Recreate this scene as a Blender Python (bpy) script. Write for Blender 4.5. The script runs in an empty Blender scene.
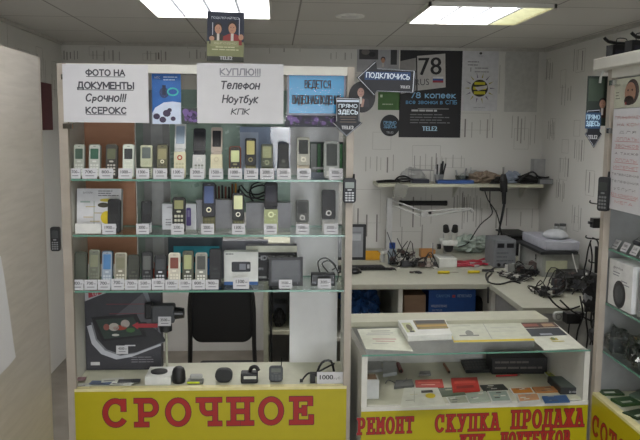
import bpy, bmesh, random, math
from math import sin, cos, radians, pi, sqrt, atan2
from mathutils import Matrix, Vector, noise
sc = bpy.context.scene
COL = sc.collection
# ------------------------------------------------------------------ camera
TH, PT, RL = radians(3.4), radians(7.0), radians(0.5)
CP = Vector((0, 0, 1.65)); FL = 750.0
fw = Vector((sin(TH)*cos(PT), cos(TH)*cos(PT), -sin(PT)))
r0 = Vector((cos(TH), -sin(TH), 0)); u0 = r0.cross(fw)
RR = r0*cos(RL)+u0*sin(RL); UU = u0*cos(RL)-r0*sin(RL)
cam = bpy.data.objects.new('camera', bpy.data.cameras.new('camera')); COL.objects.link(cam)
cam.data.sensor_width = 36; cam.data.lens = FL*36/640; cam.data.clip_start = .02
m3 = Matrix((RR, UU, -fw)).transposed().to_4x4(); cam.matrix_world = Matrix.Translation(CP) @ m3
sc.camera = cam
def ray(x, y): return fw+RR*((x-320)/FL)+UU*((220-y)/FL)
def RY(x, y, Y): d = ray(x, y); return CP+d*(Y/d.y)
def RX(x, y, X): d = ray(x, y); return CP+d*(X/d.x)
def RZ(x, y, Z): d = ray(x, y); return CP+d*((Z-1.65)/d.z)
def q(x, y, Y): p = RY(x, y, Y); return (p.x, p.z)
# ------------------------------------------------------------------ materials
MATS = {}
def lin(h):
    c = [int(h[i:i+2], 16)/255 for i in (0, 2, 4)]
    return tuple((v/12.92 if v <= .04045 else ((v+.055)/1.055)**2.4) for v in c)+(1,)
def mat(key, hexc=None, rough=.5, metal=0, var=.08, scale=30, emit=0, coat=0, bump=0):
    if key in MATS: return MATS[key]
    if hexc is None: hexc = key
    m = bpy.data.materials.new(key); m.use_nodes = True; nt = m.node_tree
    b = nt.nodes['Principled BSDF']; c = lin(hexc)
    b.inputs['Roughness'].default_value = rough; b.inputs['Metallic'].default_value = metal
    b.inputs['Coat Weight'].default_value = coat
    tc = nt.nodes.new('ShaderNodeTexCoord'); nz = nt.nodes.new('ShaderNodeTexNoise')
    nz.inputs['Scale'].default_value = scale; nz.inputs['Detail'].default_value = 3
    nt.links.new(tc.outputs['Object'], nz.inputs['Vector'])
    rp = nt.nodes.new('ShaderNodeValToRGB'); e = rp.color_ramp.elements
    e[0].position = .3; e[1].position = .7
    e[0].color = tuple(v*(1-var) for v in c[:3])+(1,); e[1].color = tuple(min(1, v*(1+var)) for v in c[:3])+(1,)
    nt.links.new(nz.outputs['Fac'], rp.inputs['Fac']); nt.links.new(rp.outputs['Color'], b.inputs['Base Color'])
    if emit:
        b.inputs['Emission Color'].default_value = c; b.inputs['Emission Strength'].default_value = emit
    if bump:
        bp = nt.nodes.new('ShaderNodeBump'); bp.inputs['Strength'].default_value = bump; bp.inputs['Distance'].default_value = .01
        nt.links.new(nz.outputs['Fac'], bp.inputs['Height']); nt.links.new(bp.outputs['Normal'], b.inputs['Normal'])
    MATS[key] = m; return m
def c_(h, rough=.5, **k):
    return mat('%s_%d' % (h, int(rough*100)), h, rough, **k)
def glassmat(key, tint, gloss=.08, rough=.02):
    m = bpy.data.materials.new(key); m.use_nodes = True; nt = m.node_tree; nt.nodes.clear()
    o = nt.nodes.new('ShaderNodeOutputMaterial'); t = nt.nodes.new('ShaderNodeBsdfTransparent'); g = nt.nodes.new('ShaderNodeBsdfGlossy')
    t.inputs[0].default_value = lin(tint); g.inputs['Roughness'].default_value = rough
    fr = nt.nodes.new('ShaderNodeFresnel'); fr.inputs[0].default_value = 1.45
    ma = nt.nodes.new('ShaderNodeMath'); ma.operation = 'MULTIPLY'; ma.inputs[1].default_value = gloss
    nt.links.new(fr.outputs[0], ma.inputs[0])
    mx = nt.nodes.new('ShaderNodeMixShader'); nt.links.new(ma.outputs[0], mx.inputs[0])
    nt.links.new(t.outputs[0], mx.inputs[1]); nt.links.new(g.outputs[0], mx.inputs[2]); nt.links.new(mx.outputs[0], o.inputs[0])
    MATS[key] = m; return m
glassmat('glass_clear', 'ffffff', .015); glassmat('glass_shelf', 'f7fcf9', .5); glassmat('plastic_clear', 'dfe3e2', 1.5, .12)
def edge_glass():
    m = bpy.data.materials.new('glass_edge'); m.use_nodes = True; nt = m.node_tree; b = nt.nodes['Principled BSDF']
    b.inputs['Base Color'].default_value = lin('6fa08e'); b.inputs['Roughness'].default_value = .15; b.inputs['Alpha'].default_value = .8
    MATS['glass_edge'] = m
edge_glass()
def woodmat(key, a, b_, scale=(1, 1, 9), rough=.45):
    m = bpy.data.materials.new(key); m.use_nodes = True; nt = m.node_tree; b = nt.nodes['Principled BSDF']
    tc = nt.nodes.new('ShaderNodeTexCoord'); mp = nt.nodes.new('ShaderNodeMapping'); mp.inputs['Scale'].default_value = scale
    mp.inputs['Rotation'].default_value = (.16, 0, 0)
    nz = nt.nodes.new('ShaderNodeTexNoise'); nz.inputs['Scale'].default_value = 7; nz.inputs['Detail'].default_value = 6; nz.inputs['Distortion'].default_value = .6
    rp = nt.nodes.new('ShaderNodeValToRGB'); rp.color_ramp.elements[0].color = lin(a); rp.color_ramp.elements[1].color = lin(b_)
    rp.color_ramp.elements[0].position = .35; rp.color_ramp.elements[1].position = .65
    nt.links.new(tc.outputs['Object'], mp.inputs[0]); nt.links.new(mp.outputs[0], nz.inputs['Vector'])
    nt.links.new(nz.outputs['Fac'], rp.inputs[0]); nt.links.new(rp.outputs[0], b.inputs['Base Color']); b.inputs['Roughness'].default_value = rough
    MATS[key] = m
woodmat('laminate', 'a9a39a', 'b3ada4'); woodmat('laminate_edge', 'a2998c', 'ada498', (1, 1, 2))
woodmat('brown_board', 'b37f60', 'bd8a6a', (1, 1, 3), .6); woodmat('card_board', '9a7e66', 'a88c72', (1, 1, 3), .8)
def ceilmat():
    m = bpy.data.materials.new('ceiling_tiles'); m.use_nodes = True; nt = m.node_tree; b = nt.nodes['Principled BSDF']
    tc = nt.nodes.new('ShaderNodeTexCoord'); mp = nt.nodes.new('ShaderNodeMapping'); mp.inputs['Location'].default_value = (-.715+6, -4.19+6, 0)
    br = nt.nodes.new('ShaderNodeTexBrick'); br.offset = 0; br.inputs['Scale'].default_value = 1; br.inputs['Brick Width'].default_value = .6
    br.inputs['Row Height'].default_value = .6; br.inputs['Mortar Size'].default_value = .006; br.inputs['Mortar Smooth'].default_value = .5
    br.inputs['Color1'].default_value = lin('cdcbc6'); br.inputs['Color2'].default_value = lin('c9c7c2'); br.inputs['Mortar'].default_value = lin('8d8b86')
    nt.links.new(tc.outputs['Object'], mp.inputs[0]); nt.links.new(mp.outputs[0], br.inputs['Vector'])
    nt.links.new(br.outputs['Color'], b.inputs['Base Color']); b.inputs['Roughness'].default_value = .9
    MATS['ceiling_tiles'] = m
ceilmat()
mat('wallpaper', 'd6d5d0', .85, var=.03, scale=3); mat('wall_print', '84827e', .9); mat('wall_print_light', 'a9a7a1', .9)
mat('floor_lino', '8a8378', .6, var=.15, scale=6)
mat('white_laminate', 'd0cfc6', .4, var=.03); mat('desk_white', 'bdbda8', .45, var=.04); mat('desk_top_white', 'a3a394', .45, var=.04)
mat('yellow', 'aea200', .45, var=.02); mat('red_letter', '9e1f1a', .5, var=.03); mat('red_edge', '5c1a30', .5)
mat('paper', 'cacacd', .7, var=.015); mat('print_black', '2a2a2c', .7); mat('print_grey', '6c6c70', .7)
mat('black', '161617', .35); mat('black_matt', '19191a', .7); mat('dark_grey', '37383b', .5); mat('mid_grey', '74767a', .5)
mat('silver', 'a9aba8', .3, .4); mat('chrome', 'd5d5d5', .12, 1); mat('screen', '23282a', .12); mat('cream', 'd6d2b4', .5)
mat('lamp_glow', 'fbf9fb', .5, emit=20.0); mat('lamp_glow_warm', 'fff9c0', .5, emit=1.9)
mat('blue_bag', '2c5590', .45, var=.35, scale=25, bump=.6)
# ------------------------------------------------------------------ mesh builder
WMX = {}
IDM = Matrix.Identity(4)
class M:
    def __init__(s, mx=None):
        s.v = []; s.f = []; s.mi = []; s.ms = []; s.mx = mx.copy() if mx else IDM.copy()
    def slot(s, m):
        m = m if not isinstance(m, str) else (MATS[m] if m in MATS else c_(m))
        if m not in s.ms: s.ms.append(m)
        return s.ms.index(m)
    def add(s, vs, fs, m):
        k = len(s.v); i = s.slot(m); mx = s.mx
        s.v += [mx @ Vector(v) for v in vs]
        for f in fs: s.f.append([k+j for j in f]); s.mi.append(i)
        return s
    def box(s, x0, x1, y0, y1, z0, z1, m, me=None):
        vs = [(x, y, z) for z in (z0, z1) for y in (y0, y1) for x in (x0, x1)]
        fs = [(0, 2, 3, 1), (4, 5, 7, 6), (0, 1, 5, 4), (2, 6, 7, 3), (0, 4, 6, 2), (1, 3, 7, 5)]
        return s.add(vs, fs, m)
    def rbox(s, cx, cy, w, h, t, r, m, z0=0, n=4):
        """rounded rectangle in frame xy, thickness z0..z0+t"""
        r = min(r, w/2*.98, h/2*.98); pts = []
        for (sx, sy, a0) in ((1, 1, 0), (-1, 1, 90), (-1, -1, 180), (1, -1, 270)):
            for k in range(n+1):
                a = radians(a0+90*k/n); pts.append((cx+sx*(w/2-r)+r*cos(a), cy+sy*(h/2-r)+r*sin(a)))
        return s.prism(pts, z0, z0+t, m)
    def prism(s, pts, z0, z1, m):
        n = len(pts); ar = sum(pts[i][0]*pts[(i+1) % n][1]-pts[(i+1) % n][0]*pts[i][1] for i in range(n))
        if ar < 0: pts = pts[::-1]
        vs = [(p[0], p[1], z0) for p in pts]+[(p[0], p[1], z1) for p in pts]
        fs = [tuple(range(n))[::-1], tuple(range(n, 2*n))]+[(i, (i+1) % n, n+(i+1) % n, n+i) for i in range(n)]
        return s.add(vs, fs, m)
    def disc(s, cx, cy, rx, ry, z0, z1, m, n=20, a0=0, a1=2*pi):
        full = abs(a1-a0-2*pi) < 1e-6
        pts = [(cx+rx*cos(a0+(a1-a0)*k/n), cy+ry*sin(a0+(a1-a0)*k/n)) for k in range(n if full else n+1)]
        return s.prism(pts, z0, z1, m)
    def ringr(s, cx, cy, r1, r0_, z0, z1, m, n=24):
        vs = []; fs = []
        for k in range(n):
            a = 2*pi*k/n
            for (r, z) in ((r1, z0), (r1, z1), (r0_, z1), (r0_, z0)): vs.append((cx+r*cos(a), cy+r*sin(a), z))
        for k in range(n):
            b = 4*k; c = 4*((k+1) % n)
            for j in range(4): fs.append((b+j, c+j, c+(j+1) % 4, b+(j+1) % 4))
        return s.add(vs, fs, m)
    def cyl(s, p, q_, r, m, n=12, r2=None):
        p = Vector(p); q_ = Vector(q_); r2 = r if r2 is None else r2
        d = (q_-p).normalized(); a = d.orthogonal().normalized(); b = d.cross(a)
        vs = [p+a*r*cos(2*pi*k/n)+b*r*sin(2*pi*k/n) for k in range(n)]+[q_+a*r2*cos(2*pi*k/n)+b*r2*sin(2*pi*k/n) for k in range(n)]
        return s.add(vs, [tuple(range(n))[::-1], tuple(range(n, 2*n))]+[(i, (i+1) % n, n+(i+1) % n, n+i) for i in range(n)], m)
    def tube(s, pts, r, m, n=6, smooth=3):
        P = [Vector(p) for p in pts]
        if smooth and len(P) > 2:
            Q = []
            for i in range(len(P)-1):
                a = P[max(i-1, 0)]; b = P[i]; c = P[i+1]; d = P[min(i+2, len(P)-1)]
                for k in range(smooth):
                    t = k/smooth
                    Q.append(.5*((2*b)+(c-a)*t+(2*a-5*b+4*c-d)*t*t+(3*b-a-3*c+d)*t**3))
            P = Q+[P[-1]]
        vs = []; fs = []; u = None
        for i, p in enumerate(P):
            d = (P[min(i+1, len(P)-1)]-P[max(i-1, 0)]).normalized()
            if u is None: u = d.orthogonal().normalized()
            else: u = (u-d*u.dot(d)).normalized()
            w = d.cross(u)
            vs += [p+u*r*cos(2*pi*k/n)+w*r*sin(2*pi*k/n) for k in range(n)]
        L = len(P)
        for i in range(L-1):
            for k in range(n): fs.append((i*n+k, i*n+(k+1) % n, (i+1)*n+(k+1) % n, (i+1)*n+k))
        fs += [tuple(range(n))[::-1], tuple(range((L-1)*n, L*n))]
        return s.add(vs, fs, m)
    def lathe(s, c, prof, m, n=16):
        vs = []; fs = []; c = Vector(c)
        for (r, z) in prof: vs += [(c.x+r*cos(2*pi*k/n), c.y+r*sin(2*pi*k/n), c.z+z) for k in range(n)]
        for i in range(len(prof)-1):
            for k in range(n): fs.append((i*n+k, i*n+(k+1) % n, (i+1)*n+(k+1) % n, (i+1)*n+k))
        fs += [tuple(range(n))[::-1], tuple(range((len(prof)-1)*n, len(prof)*n))]
        return s.add(vs, fs, m)
    def blob(s, c, r, m, seed=0, amp=.25, freq=2.2, n=18, flat=None):
        """crumpled ellipsoid; flat = z under which points are pressed flat"""
        vs = []; fs = []; c = Vector(c)
        for i in range(n//2+1):
            for k in range(n):
                a = pi*i/(n//2); b = 2*pi*k/n
                d = Vector((sin(a)*cos(b), sin(a)*sin(b), cos(a)))
                f = 1+amp*noise.noise(d*freq+Vector((seed*3.1, seed, 7)))+amp*.5*noise.noise(d*freq*2.7+Vector((seed, 5, 1)))
                p = c+Vector((d.x*r[0], d.y*r[1], d.z*r[2]))*f
                if flat is not None and p.z < flat: p.z = flat
                vs.append(p)
        for i in range(n//2):
            for k in range(n): fs.append((i*n+k, (i+1)*n+k, (i+1)*n+(k+1) % n, i*n+(k+1) % n))
        return s.add(vs, fs, m)
    def lines(s, x0, x1, y1, n, dy, th, m, seed=1, z=.0005, ctr=False):
        rnd = random.Random(seed)
        for k in range(n):
            e = x0+(x1-x0)*rnd.uniform(.6, 1); x = x0+((x1-e)/2 if ctr else 0); e = x1-(x-x0) if ctr else e
            while x < e-(x1-x0)*.06:
                w = rnd.uniform(.1, .3)*(x1-x0); w = min(w, e-x)
                s.box(x, x+w*.88, y1-k*dy-th, y1-k*dy, 0, z, m); x += w
        return s
    def text(s, body, cx, cy, h, m, w=None, z=.0006, shear=0, off=0.0, th=0, rot=0):
        if any('\u0400' <= ch <= '\u04ff' for ch in body): return s.strokes(body, cx, cy, h, m, w, z, shear, off, rot)
        c = bpy.data.curves.new('t', 'FONT'); c.body = body; c.resolution_u = 3; c.shear = shear
        o = bpy.data.objects.new('t', c); COL.objects.link(o)
        dg = bpy.context.evaluated_depsgraph_get(); me = bpy.data.meshes.new_from_object(o.evaluated_get(dg))
        V = [v.co.copy() for v in me.vertices]; F = [tuple(p.vertices) for p in me.polygons]
        bpy.data.objects.remove(o); bpy.data.curves.remove(c); bpy.data.meshes.remove(me)
        if not V: return s
        x0 = min(v.x for v in V); x1 = max(v.x for v in V); y0 = min(v.y for v in V); y1 = max(v.y for v in V)
        k = h/(y1-y0); kx = k if w is None else w/(x1-x0); cr, sr = cos(rot), sin(rot)
        out = []
        for v in V:
            a = (v.x-(x0+x1)/2)*kx; b = (v.y-(y0+y1)/2)*k; out.append((cx+a*cr-b*sr, cy+a*sr+b*cr, z))
        s.add(out, F, m)
        if off:
            for dx, dz in ((off*h*1.9, 3e-5), (-off*h*1.9, 6e-5)): s.add([(v[0]+dx, v[1], v[2]+dz) for v in out], F, m)
        return s
    def strokes(s, body, cx, cy, h, m, w=None, z=.0006, shear=0, off=0, rot=0):
        x = 0; P = []
        for ch in body:
            if ch == ' ': x += .5; continue
            g = SANS.get(ch); k = 1.0; dy = 0
            if g is None:
                g = SANS.get(ch.upper()); k = .74
                if ch in 'ру': dy = -.22
            if g is None: continue
            wd, st = g
            for pl in st: P.append([(x+a*k*wd, b*k+dy) for a, b in pl])
            x += (wd*k+.24)
        x -= .24; t = .055+off*1.6; sx = h if w is None else w/x; cr, sr = cos(rot), sin(rot); tt = t*h; q_ = 0
        for pl in P:
            pts = [((a+shear*(b-.5)*.55-x/2)*sx, (b-.5)*h) for a, b in pl]; n_ = len(pts)
            for i in range(n_-1):
                (ax, ay), (bx, by) = pts[i], pts[i+1]; L = sqrt((bx-ax)**2+(by-ay)**2) or 1e-9; ux, uy = (bx-ax)/L, (by-ay)/L
                e = tt*.9 if (i in (0, n_-2) or n_ < 5) else tt*.5; ax -= ux*e; ay -= uy*e; bx += ux*e; by += uy*e
                vs = [(ax-uy*tt, ay+ux*tt), (ax+uy*tt, ay-ux*tt), (bx+uy*tt, by-ux*tt), (bx-uy*tt, by+ux*tt)]; q_ += 1
                s.add([(cx+a*cr-b*sr, cy+a*sr+b*cr, z+q_*4e-7) for a, b in vs], [(0, 1, 2, 3)], m)
        return s
    def build(s, name, parent=None, local=False, bevel=0, smooth=False, label=None, segs=2):
        me = bpy.data.meshes.new(name); vs = s.v
        if parent is not None and not local:
            inv = WMX[parent.name].inverted(); vs = [inv @ v for v in vs]
        me.from_pydata([tuple(v) for v in vs], [], s.f)
        for m in s.ms: me.materials.append(m)
        for p, i in zip(me.polygons, s.mi): p.material_index = i; p.use_smooth = smooth
        o = bpy.data.objects.new(name, me); COL.objects.link(o)
        if bevel:
            md = o.modifiers.new('bevel', 'BEVEL'); md.width = bevel; md.segments = segs; md.limit_method = 'ANGLE'; md.angle_limit = radians(50)
        if parent is not None:
            o.parent = parent; WMX[o.name] = WMX[parent.name]
        else: WMX[o.name] = IDM.copy()
        if label: o['label'] = label
        return o
def T(name, label, cat, loc=(0, 0, 0), rot=(0, 0, 0), group=None):
    o = bpy.data.objects.new(name, None); COL.objects.link(o); o.location = loc; o.rotation_euler = rot; o.empty_display_size = .02
    mw = Matrix.Translation(Vector(loc)) @ Matrix.Rotation(rot[2], 4, 'Z') @ Matrix.Rotation(rot[1], 4, 'Y') @ Matrix.Rotation(rot[0], 4, 'X')
    WMX[o.name] = mw; o['label'] = label; o['category'] = cat
    if group: o['group'] = group
    return o
def S(m, name, label, cat, group=None, kind=None, **k):
    """one-mesh thing, origin at its base centre"""
    v = m.v; cx = (min(p.x for p in v)+max(p.x for p in v))/2; cy = (min(p.y for p in v)+max(p.y for p in v))/2; cz = min(p.z for p in v)
    off = Vector((cx, cy, cz)); m.v = [p-off for p in v]
    o = m.build(name, **k); o.location = off; WMX[o.name] = Matrix.Translation(off)
    if label: o['label'] = label
    if cat: o['category'] = cat
    if group: o['group'] = group
    if kind: o['kind'] = kind
    return o
def struct(m, name, **k):
    o = m.build(name, **k); o['kind'] = 'structure'; return o
def FY(Y, d=0):   # frame (x, z, out of the plane towards the viewer)
    return Matrix(((1, 0, 0, 0), (0, 0, -1, Y), (0, 1, 0, 0), (0, 0, 0, 1)))
def FXL(X):       # plane facing -X: frame (x'=-y, z, out=-x)
    return Matrix(((0, 0, -1, X), (-1, 0, 0, 0), (0, 1, 0, 0), (0, 0, 0, 1)))
def TR(x, y, z, rz=0, rx=0, ry=0):
    return Matrix.Translation((x, y, z)) @ Matrix.Rotation(rz, 4, 'Z') @ Matrix.Rotation(ry, 4, 'Y') @ Matrix.Rotation(rx, 4, 'X')
UP = Matrix.Rotation(pi/2, 4, 'X')     # frame (x,y)->(x,z), out of plane = -Y
def arc(cx, cy, rx, ry, a0, a1, n=16): return [(cx+rx*cos(radians(a0+(a1-a0)*k/n)), cy+ry*sin(radians(a0+(a1-a0)*k/n))) for k in range(n+1)]
_b = lambda cy, ry, x0=.55, rx=.4, n=8: arc(x0, cy, rx, ry, 90, -90, n)
SANS = {
 'А': (.8, [[(0, 0), (.5, 1), (1, 0)], [(.2, .36), (.8, .36)]]), 'Б': (.65, [[(.9, 1), (0, 1), (0, 0), (.5, 0)]+_b(.28, .28)[::-1]+[(0, .56)]]),
 'В': (.65, [[(0, 0), (0, 1), (.5, 1)]+_b(.77, .23, .5, .38)+[(0, .54)], _b(.27, .27)+[(0, 0)]]), 'Г': (.55, [[(0, 0), (0, 1), (1, 1)]]),
 'Д': (.85, [[(0, -.16), (0, .06), (1, .06), (1, -.16)], [(.16, .06), (.3, 1), (.84, 1), (.84, .06)]]), 'Е': (.58, [[(1, 1), (0, 1), (0, 0), (1, 0)], [(0, .52), (.85, .52)]]),
 'Ж': (1.1, [[(.5, 0), (.5, 1)], [(0, 1), (.4, .52), (0, 0)], [(1, 1), (.6, .52), (1, 0)], [(.4, .52), (.6, .52)]]), 'З': (.6, [arc(.45, .76, .45, .24, 150, -90, 10), arc(.45, .26, .5, .26, 90, -150, 10)]),
 'И': (.72, [[(0, 1), (0, 0), (1, 1), (1, 0)]]), 'Й': (.72, [[(0, 1), (0, 0), (1, 1), (1, 0)], [(.3, 1.2), (.7, 1.2)]]), 'К': (.68, [[(0, 0), (0, 1)], [(.95, 1), (.05, .5), (1, 0)]]), 'Л': (.76, [[(0, .02), (.16, .1), (.28, 1), (1, 1), (1, 0)]]),
 'М': (.88, [[(0, 0), (0, 1), (.5, .25), (1, 1), (1, 0)]]), 'Н': (.7, [[(0, 0), (0, 1)], [(1, 0), (1, 1)], [(0, .52), (1, .52)]]), 'О': (.85, [arc(.5, .5, .5, .5, 0, 360, 20)]), 'П': (.7, [[(0, 0), (0, 1), (1, 1), (1, 0)]]),
 'Р': (.62, [[(0, 0), (0, 1), (.5, 1)]+_b(.73, .27)+[(0, .46)]]), 'С': (.76, [arc(.52, .5, .5, .5, 45, 315, 16)]), 'Т': (.7, [[(0, 1), (1, 1)], [(.5, 1), (.5, 0)]]), 'У': (.7, [[(0, 1), (.5, .4)], [(1, 1), (.35, 0), (.1, 0)]]),
 'Ф': (.95, [[(.5, -.05), (.5, 1.05)], arc(.5, .52, .5, .34, 0, 360, 18)]), 'Х': (.7, [[(0, 0), (1, 1)], [(0, 1), (1, 0)]]), 'Ц': (.75, [[(0, 1), (0, 0), (1.1, 0), (1.1, -.18)], [(.88, 1), (.88, 0)]]), 'Ч': (.64, [[(0, 1), (0, .6)]+arc(.4, .62, .4, .2, 180, 270, 5)+[(1, .45)], [(1, 1), (1, 0)]]),
 'Ы': (.9, [[(0, 1), (0, 0), (.4, 0)]+_b(.28, .28, .4, .26)[::-1]+[(0, .56)], [(1, 0), (1, 1)]]), 'Ь': (.6, [[(0, 1), (0, 0), (.5, 0)]+_b(.28, .28)[::-1]+[(0, .56)]]), 'Ю': (1.1, [[(0, 0), (0, 1)], [(0, .5), (.32, .5)], arc(.66, .5, .34, .5, 0, 360, 18)]),
 'Я': (.64, [[(1, 0), (1, 1), (.5, 1)]+arc(.5, .74, .42, .26, 90, 270, 8)+[(1, .48)], [(.5, .48), (0, 0)]]), 'е': (.56, [[(.04, .4), (.98, .4)]+arc(.5, .38, .48, .37, 5, 320, 14)]), 'б': (.6, [arc(.5, .33, .48, .33, 0, 360, 16), [(.05, .35), (.2, .85), (.9, 1)]]),
 '!': (.08, [[(.5, 1), (.5, .3)], [(.5, .06), (.5, 0)]]), ',': (.08, [[(.5, .05), (.2, -.12)]]), '7': (.6, [[(0, 1), (1, 1), (.35, 0)]]), '8': (.6, [arc(.5, .76, .42, .24, 0, 360, 14), arc(.5, .26, .5, .27, 0, 360, 14)]),
}
# ------------------------------------------------------------------ slab letters
def arc(cx, cy, rx, ry, a0, a1, n=16): return [(cx+rx*cos(radians(a0+(a1-a0)*k/n)), cy+ry*sin(radians(a0+(a1-a0)*k/n))) for k in range(n+1)]
S_ = .14
GL = {
 'О': [arc(.5, .5, .38, .43, 0, 360, 28)],
 'С': [arc(.5, .5, .38, .43, 42, 322, 22), [(.8, .62), (.8, .93)]],
 'Р': [[(.28, .07), (.28, .93)], [(.1, .07), (.5, .07)], [(.1, .93), (.6, .93)], arc(.6, .68, .24, .25, 90, -90, 12), [(.6, .43), (.28, .43)]],
 'Ч': [[(.72, .07), (.72, .93)], [(.52, .07), (.9, .07)], [(.56, .93), (.9, .93)], [(.08, .93), (.42, .93)], [(.24, .93), (.24, .68)]+arc(.44, .66, .2, .22, 180, 270, 8)+[(.72, .46)]],
 'Н': [[(.24, .07), (.24, .93)], [(.76, .07), (.76, .93)], [(.24, .5), (.76, .5)], [(.06, .07), (.42, .07)], [(.58, .07), (.94, .07)], [(.06, .93), (.42, .93)], [(.58, .93), (.94, .93)]],
 'Е': [[(.28, .07), (.28, .93)], [(.1, .07), (.86, .07), (.86, .28)], [(.1, .93), (.82, .93), (.82, .74)], [(.28, .5), (.58, .5)], [(.6, .38), (.6, .62)]],
 'М': [[(.2, .07), (.2, .93), (.5, .4), (.8, .93), (.8, .07)], [(.04, .07), (.36, .07)], [(.64, .07), (.96, .07)], [(.04, .93), (.22, .93)], [(.78, .93), (.96, .93)]],
 'Т': [[(.5, .07), (.5, .93)], [(.12, .74), (.12, .93), (.88, .93), (.88, .74)], [(.3, .07), (.7, .07)]],
 'К': [[(.24, .07), (.24, .93)], [(.06, .07), (.42, .07)], [(.06, .93), (.42, .93)], [(.24, .42), (.74, .93)], [(.4, .56), (.8, .07)], [(.58, .93), (.88, .93)], [(.66, .07), (.96, .07)]],
 'У': [[(.2, .93), (.5, .36)], [(.82, .93), (.4, .07), (.16, .07)], [(.06, .93), (.38, .93)], [(.66, .93), (.96, .93)]],
 'П': [[(.24, .07), (.24, .93)], [(.76, .07), (.76, .93)], [(.06, .93), (.94, .93)], [(.06, .07), (.42, .07)], [(.58, .07), (.94, .07)]],
 'А': [[(.18, .07), (.46, .93), (.56, .93), (.84, .07)], [(.3, .36), (.72, .36)], [(.03, .07), (.36, .07)], [(.64, .07), (.98, .07)], [(.24, .93), (.5, .93)]],
 'Д': [[(.06, -.08), (.06, .12), (.94, .12), (.94, -.08)], [(.22, .12), (.34, .93)], [(.78, .12), (.78, .93)], [(.22, .93), (.92, .93)]],
 'Ж': [[(.5, .07), (.5, .93)], [(.1, .07), (.44, .5)], [(.9, .07), (.56, .5)], [(.1, .93), (.44, .5)], [(.9, .93), (.56, .5)], [(.02, .07), (.24, .07)], [(.76, .07), (.98, .07)], [(.38, .07), (.62, .07)], [(.04, .93), (.24, .93)], [(.76, .93), (.96, .93)]],
 'Б': [[(.28, .07), (.28, .93)], [(.1, .93), (.8, .93), (.8, .76)], [(.1, .07), (.6, .07)], arc(.6, .3, .24, .23, 90, -90, 12), [(.6, .53), (.28, .53)]],
 'В': [[(.28, .07), (.28, .93)], [(.1, .93), (.56, .93)], arc(.56, .72, .2, .21, 90, -90, 10), [(.56, .51), (.28, .51)], arc(.6, .29, .24, .22, 90, -90, 12), [(.1, .07), (.6, .07)]],
 'Ы': [[(.2, .07), (.2, .93)], [(.06, .93), (.36, .93)], [(.06, .07), (.4, .07)], arc(.4, .29, .18, .22, 90, -90, 10), [(.4, .51), (.2, .51)], [(.8, .07), (.8, .93)], [(.66, .07), (.95, .07)], [(.66, .93), (.95, .93)]],
}
GL['Х'] = [[(.2, .93), (.8, .07)], [(.8, .93), (.2, .07)], [(.05, .93), (.35, .93)], [(.65, .93), (.95, .93)], [(.05, .07), (.35, .07)], [(.65, .07), (.95, .07)]]
def slab(m, word, x0, x1, y0, y1, z, th=.16, edge=.045, tilt=0, cols=('red_letter', 'red_edge')):
    n = len(word); cw = (x1-x0)/n; h = y1-y0
    for (col, t, zz) in ((cols[1], th+edge*2, z), (cols[0], th, z+.0006)):
        for i, ch in enumerate(word):
            if ch not in GL: continue
            j = 0
            for st in GL[ch]:
                P = [(x0+cw*(i+.07+.86*p[0]), y0+h*p[1]+tilt*(cw*(i+p[0]))) for p in st]
                r = t*h/2; 
                for a, b in zip(P, P[1:]):
                    dx, dy = b[0]-a[0], b[1]-a[1]; L = sqrt(dx*dx+dy*dy) or 1; dx /= L; dy /= L; e = r*.42 if len(P) > 4 else r*.8
                    a_ = (a[0]-dx*e, a[1]-dy*e); b_ = (b[0]+dx*e, b[1]+dy*e)
                    m.add([(a_[0]-dy*r, a_[1]+dx*r, zz+j*2e-6), (a_[0]+dy*r, a_[1]-dx*r, zz+j*2e-6), (b_[0]+dy*r, b_[1]-dx*r, zz+j*2e-6), (b_[0]-dy*r, b_[1]+dx*r, zz+j*2e-6)], [(0, 1, 2, 3)], col); j += 1
# ================================================================== ROOM
XL, XR, YB, YF, ZC = -1.50, 1.96, 5.45, -1.7, 2.23
def printed(m, rnd, rects, z=.0008):
    for (x, zc, w, h) in rects:
        h *= .8
        n = rnd.randint(3, 6)
        for k in range(n):
            xx = x+w*k/(n-1)+rnd.uniform(-.01, .01); t = rnd.choice([.004, .006, .01]); a = rnd.uniform(.0, .25)*h; b = rnd.uniform(.0, .25)*h
            m.box(xx, xx+t, zc-h/2+a, zc+h/2-b, 0, z, rnd.choice(['wall_print', 'wall_print_light', 'wall_print_light']))
        ox, oz = x+rnd.uniform(-.05, .05), zc-rnd.uniform(-.1, .15)
        ww, hh = w*rnd.uniform(.6, 1.1), h*rnd.uniform(.5, 1.0)
        for (a, b, c, d) in ((ox, ox+ww, oz, oz+.002), (ox, ox+ww, oz+hh, oz+hh+.002), (ox, ox+.002, oz, oz+hh), (ox+ww, ox+ww+.002, oz, oz+hh)):
            m.box(a, b, c, d, 0, z, 'wall_print_light')
rnd = random.Random(4)
m = M(); m.box(XL-.1, XR+.1, YB, YB+.1, 0, ZC, 'wallpaper'); m.mx = FY(YB)
def rp(x0, x1, y0, y1, Y=YB):
    a = q(x0, y0, Y); b = q(x1, y1, Y); return (a[0], (a[1]+b[1])/2, b[0]-a[0], abs(a[1]-b[1]))
printed(m, rnd, [rp(*r) for r in ((358, 386, 202, 250), (466, 492, 114, 142), (512, 534, 110, 150), (436, 462, 152, 172), (402, 430, 188, 232), (462, 478, 186, 236),
    (482, 532, 205, 232), (500, 520, 55, 100), (366, 392, 150, 176), (385, 420, 220, 262), (60, 78, 48, 62), (92, 118, 46, 64), (146, 166, 48, 64), (268, 300, 40, 56), (455, 470, 190, 215), (415, 440, 150, 176), (330, 350, 50, 62), (190, 205, 48, 62))])
struct(m, 'wall_back')
m = M(); m.box(XR, XR+.1, YF, YB, 0, ZC, 'wallpaper'); m.mx = FXL(XR)
rr = []
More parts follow.
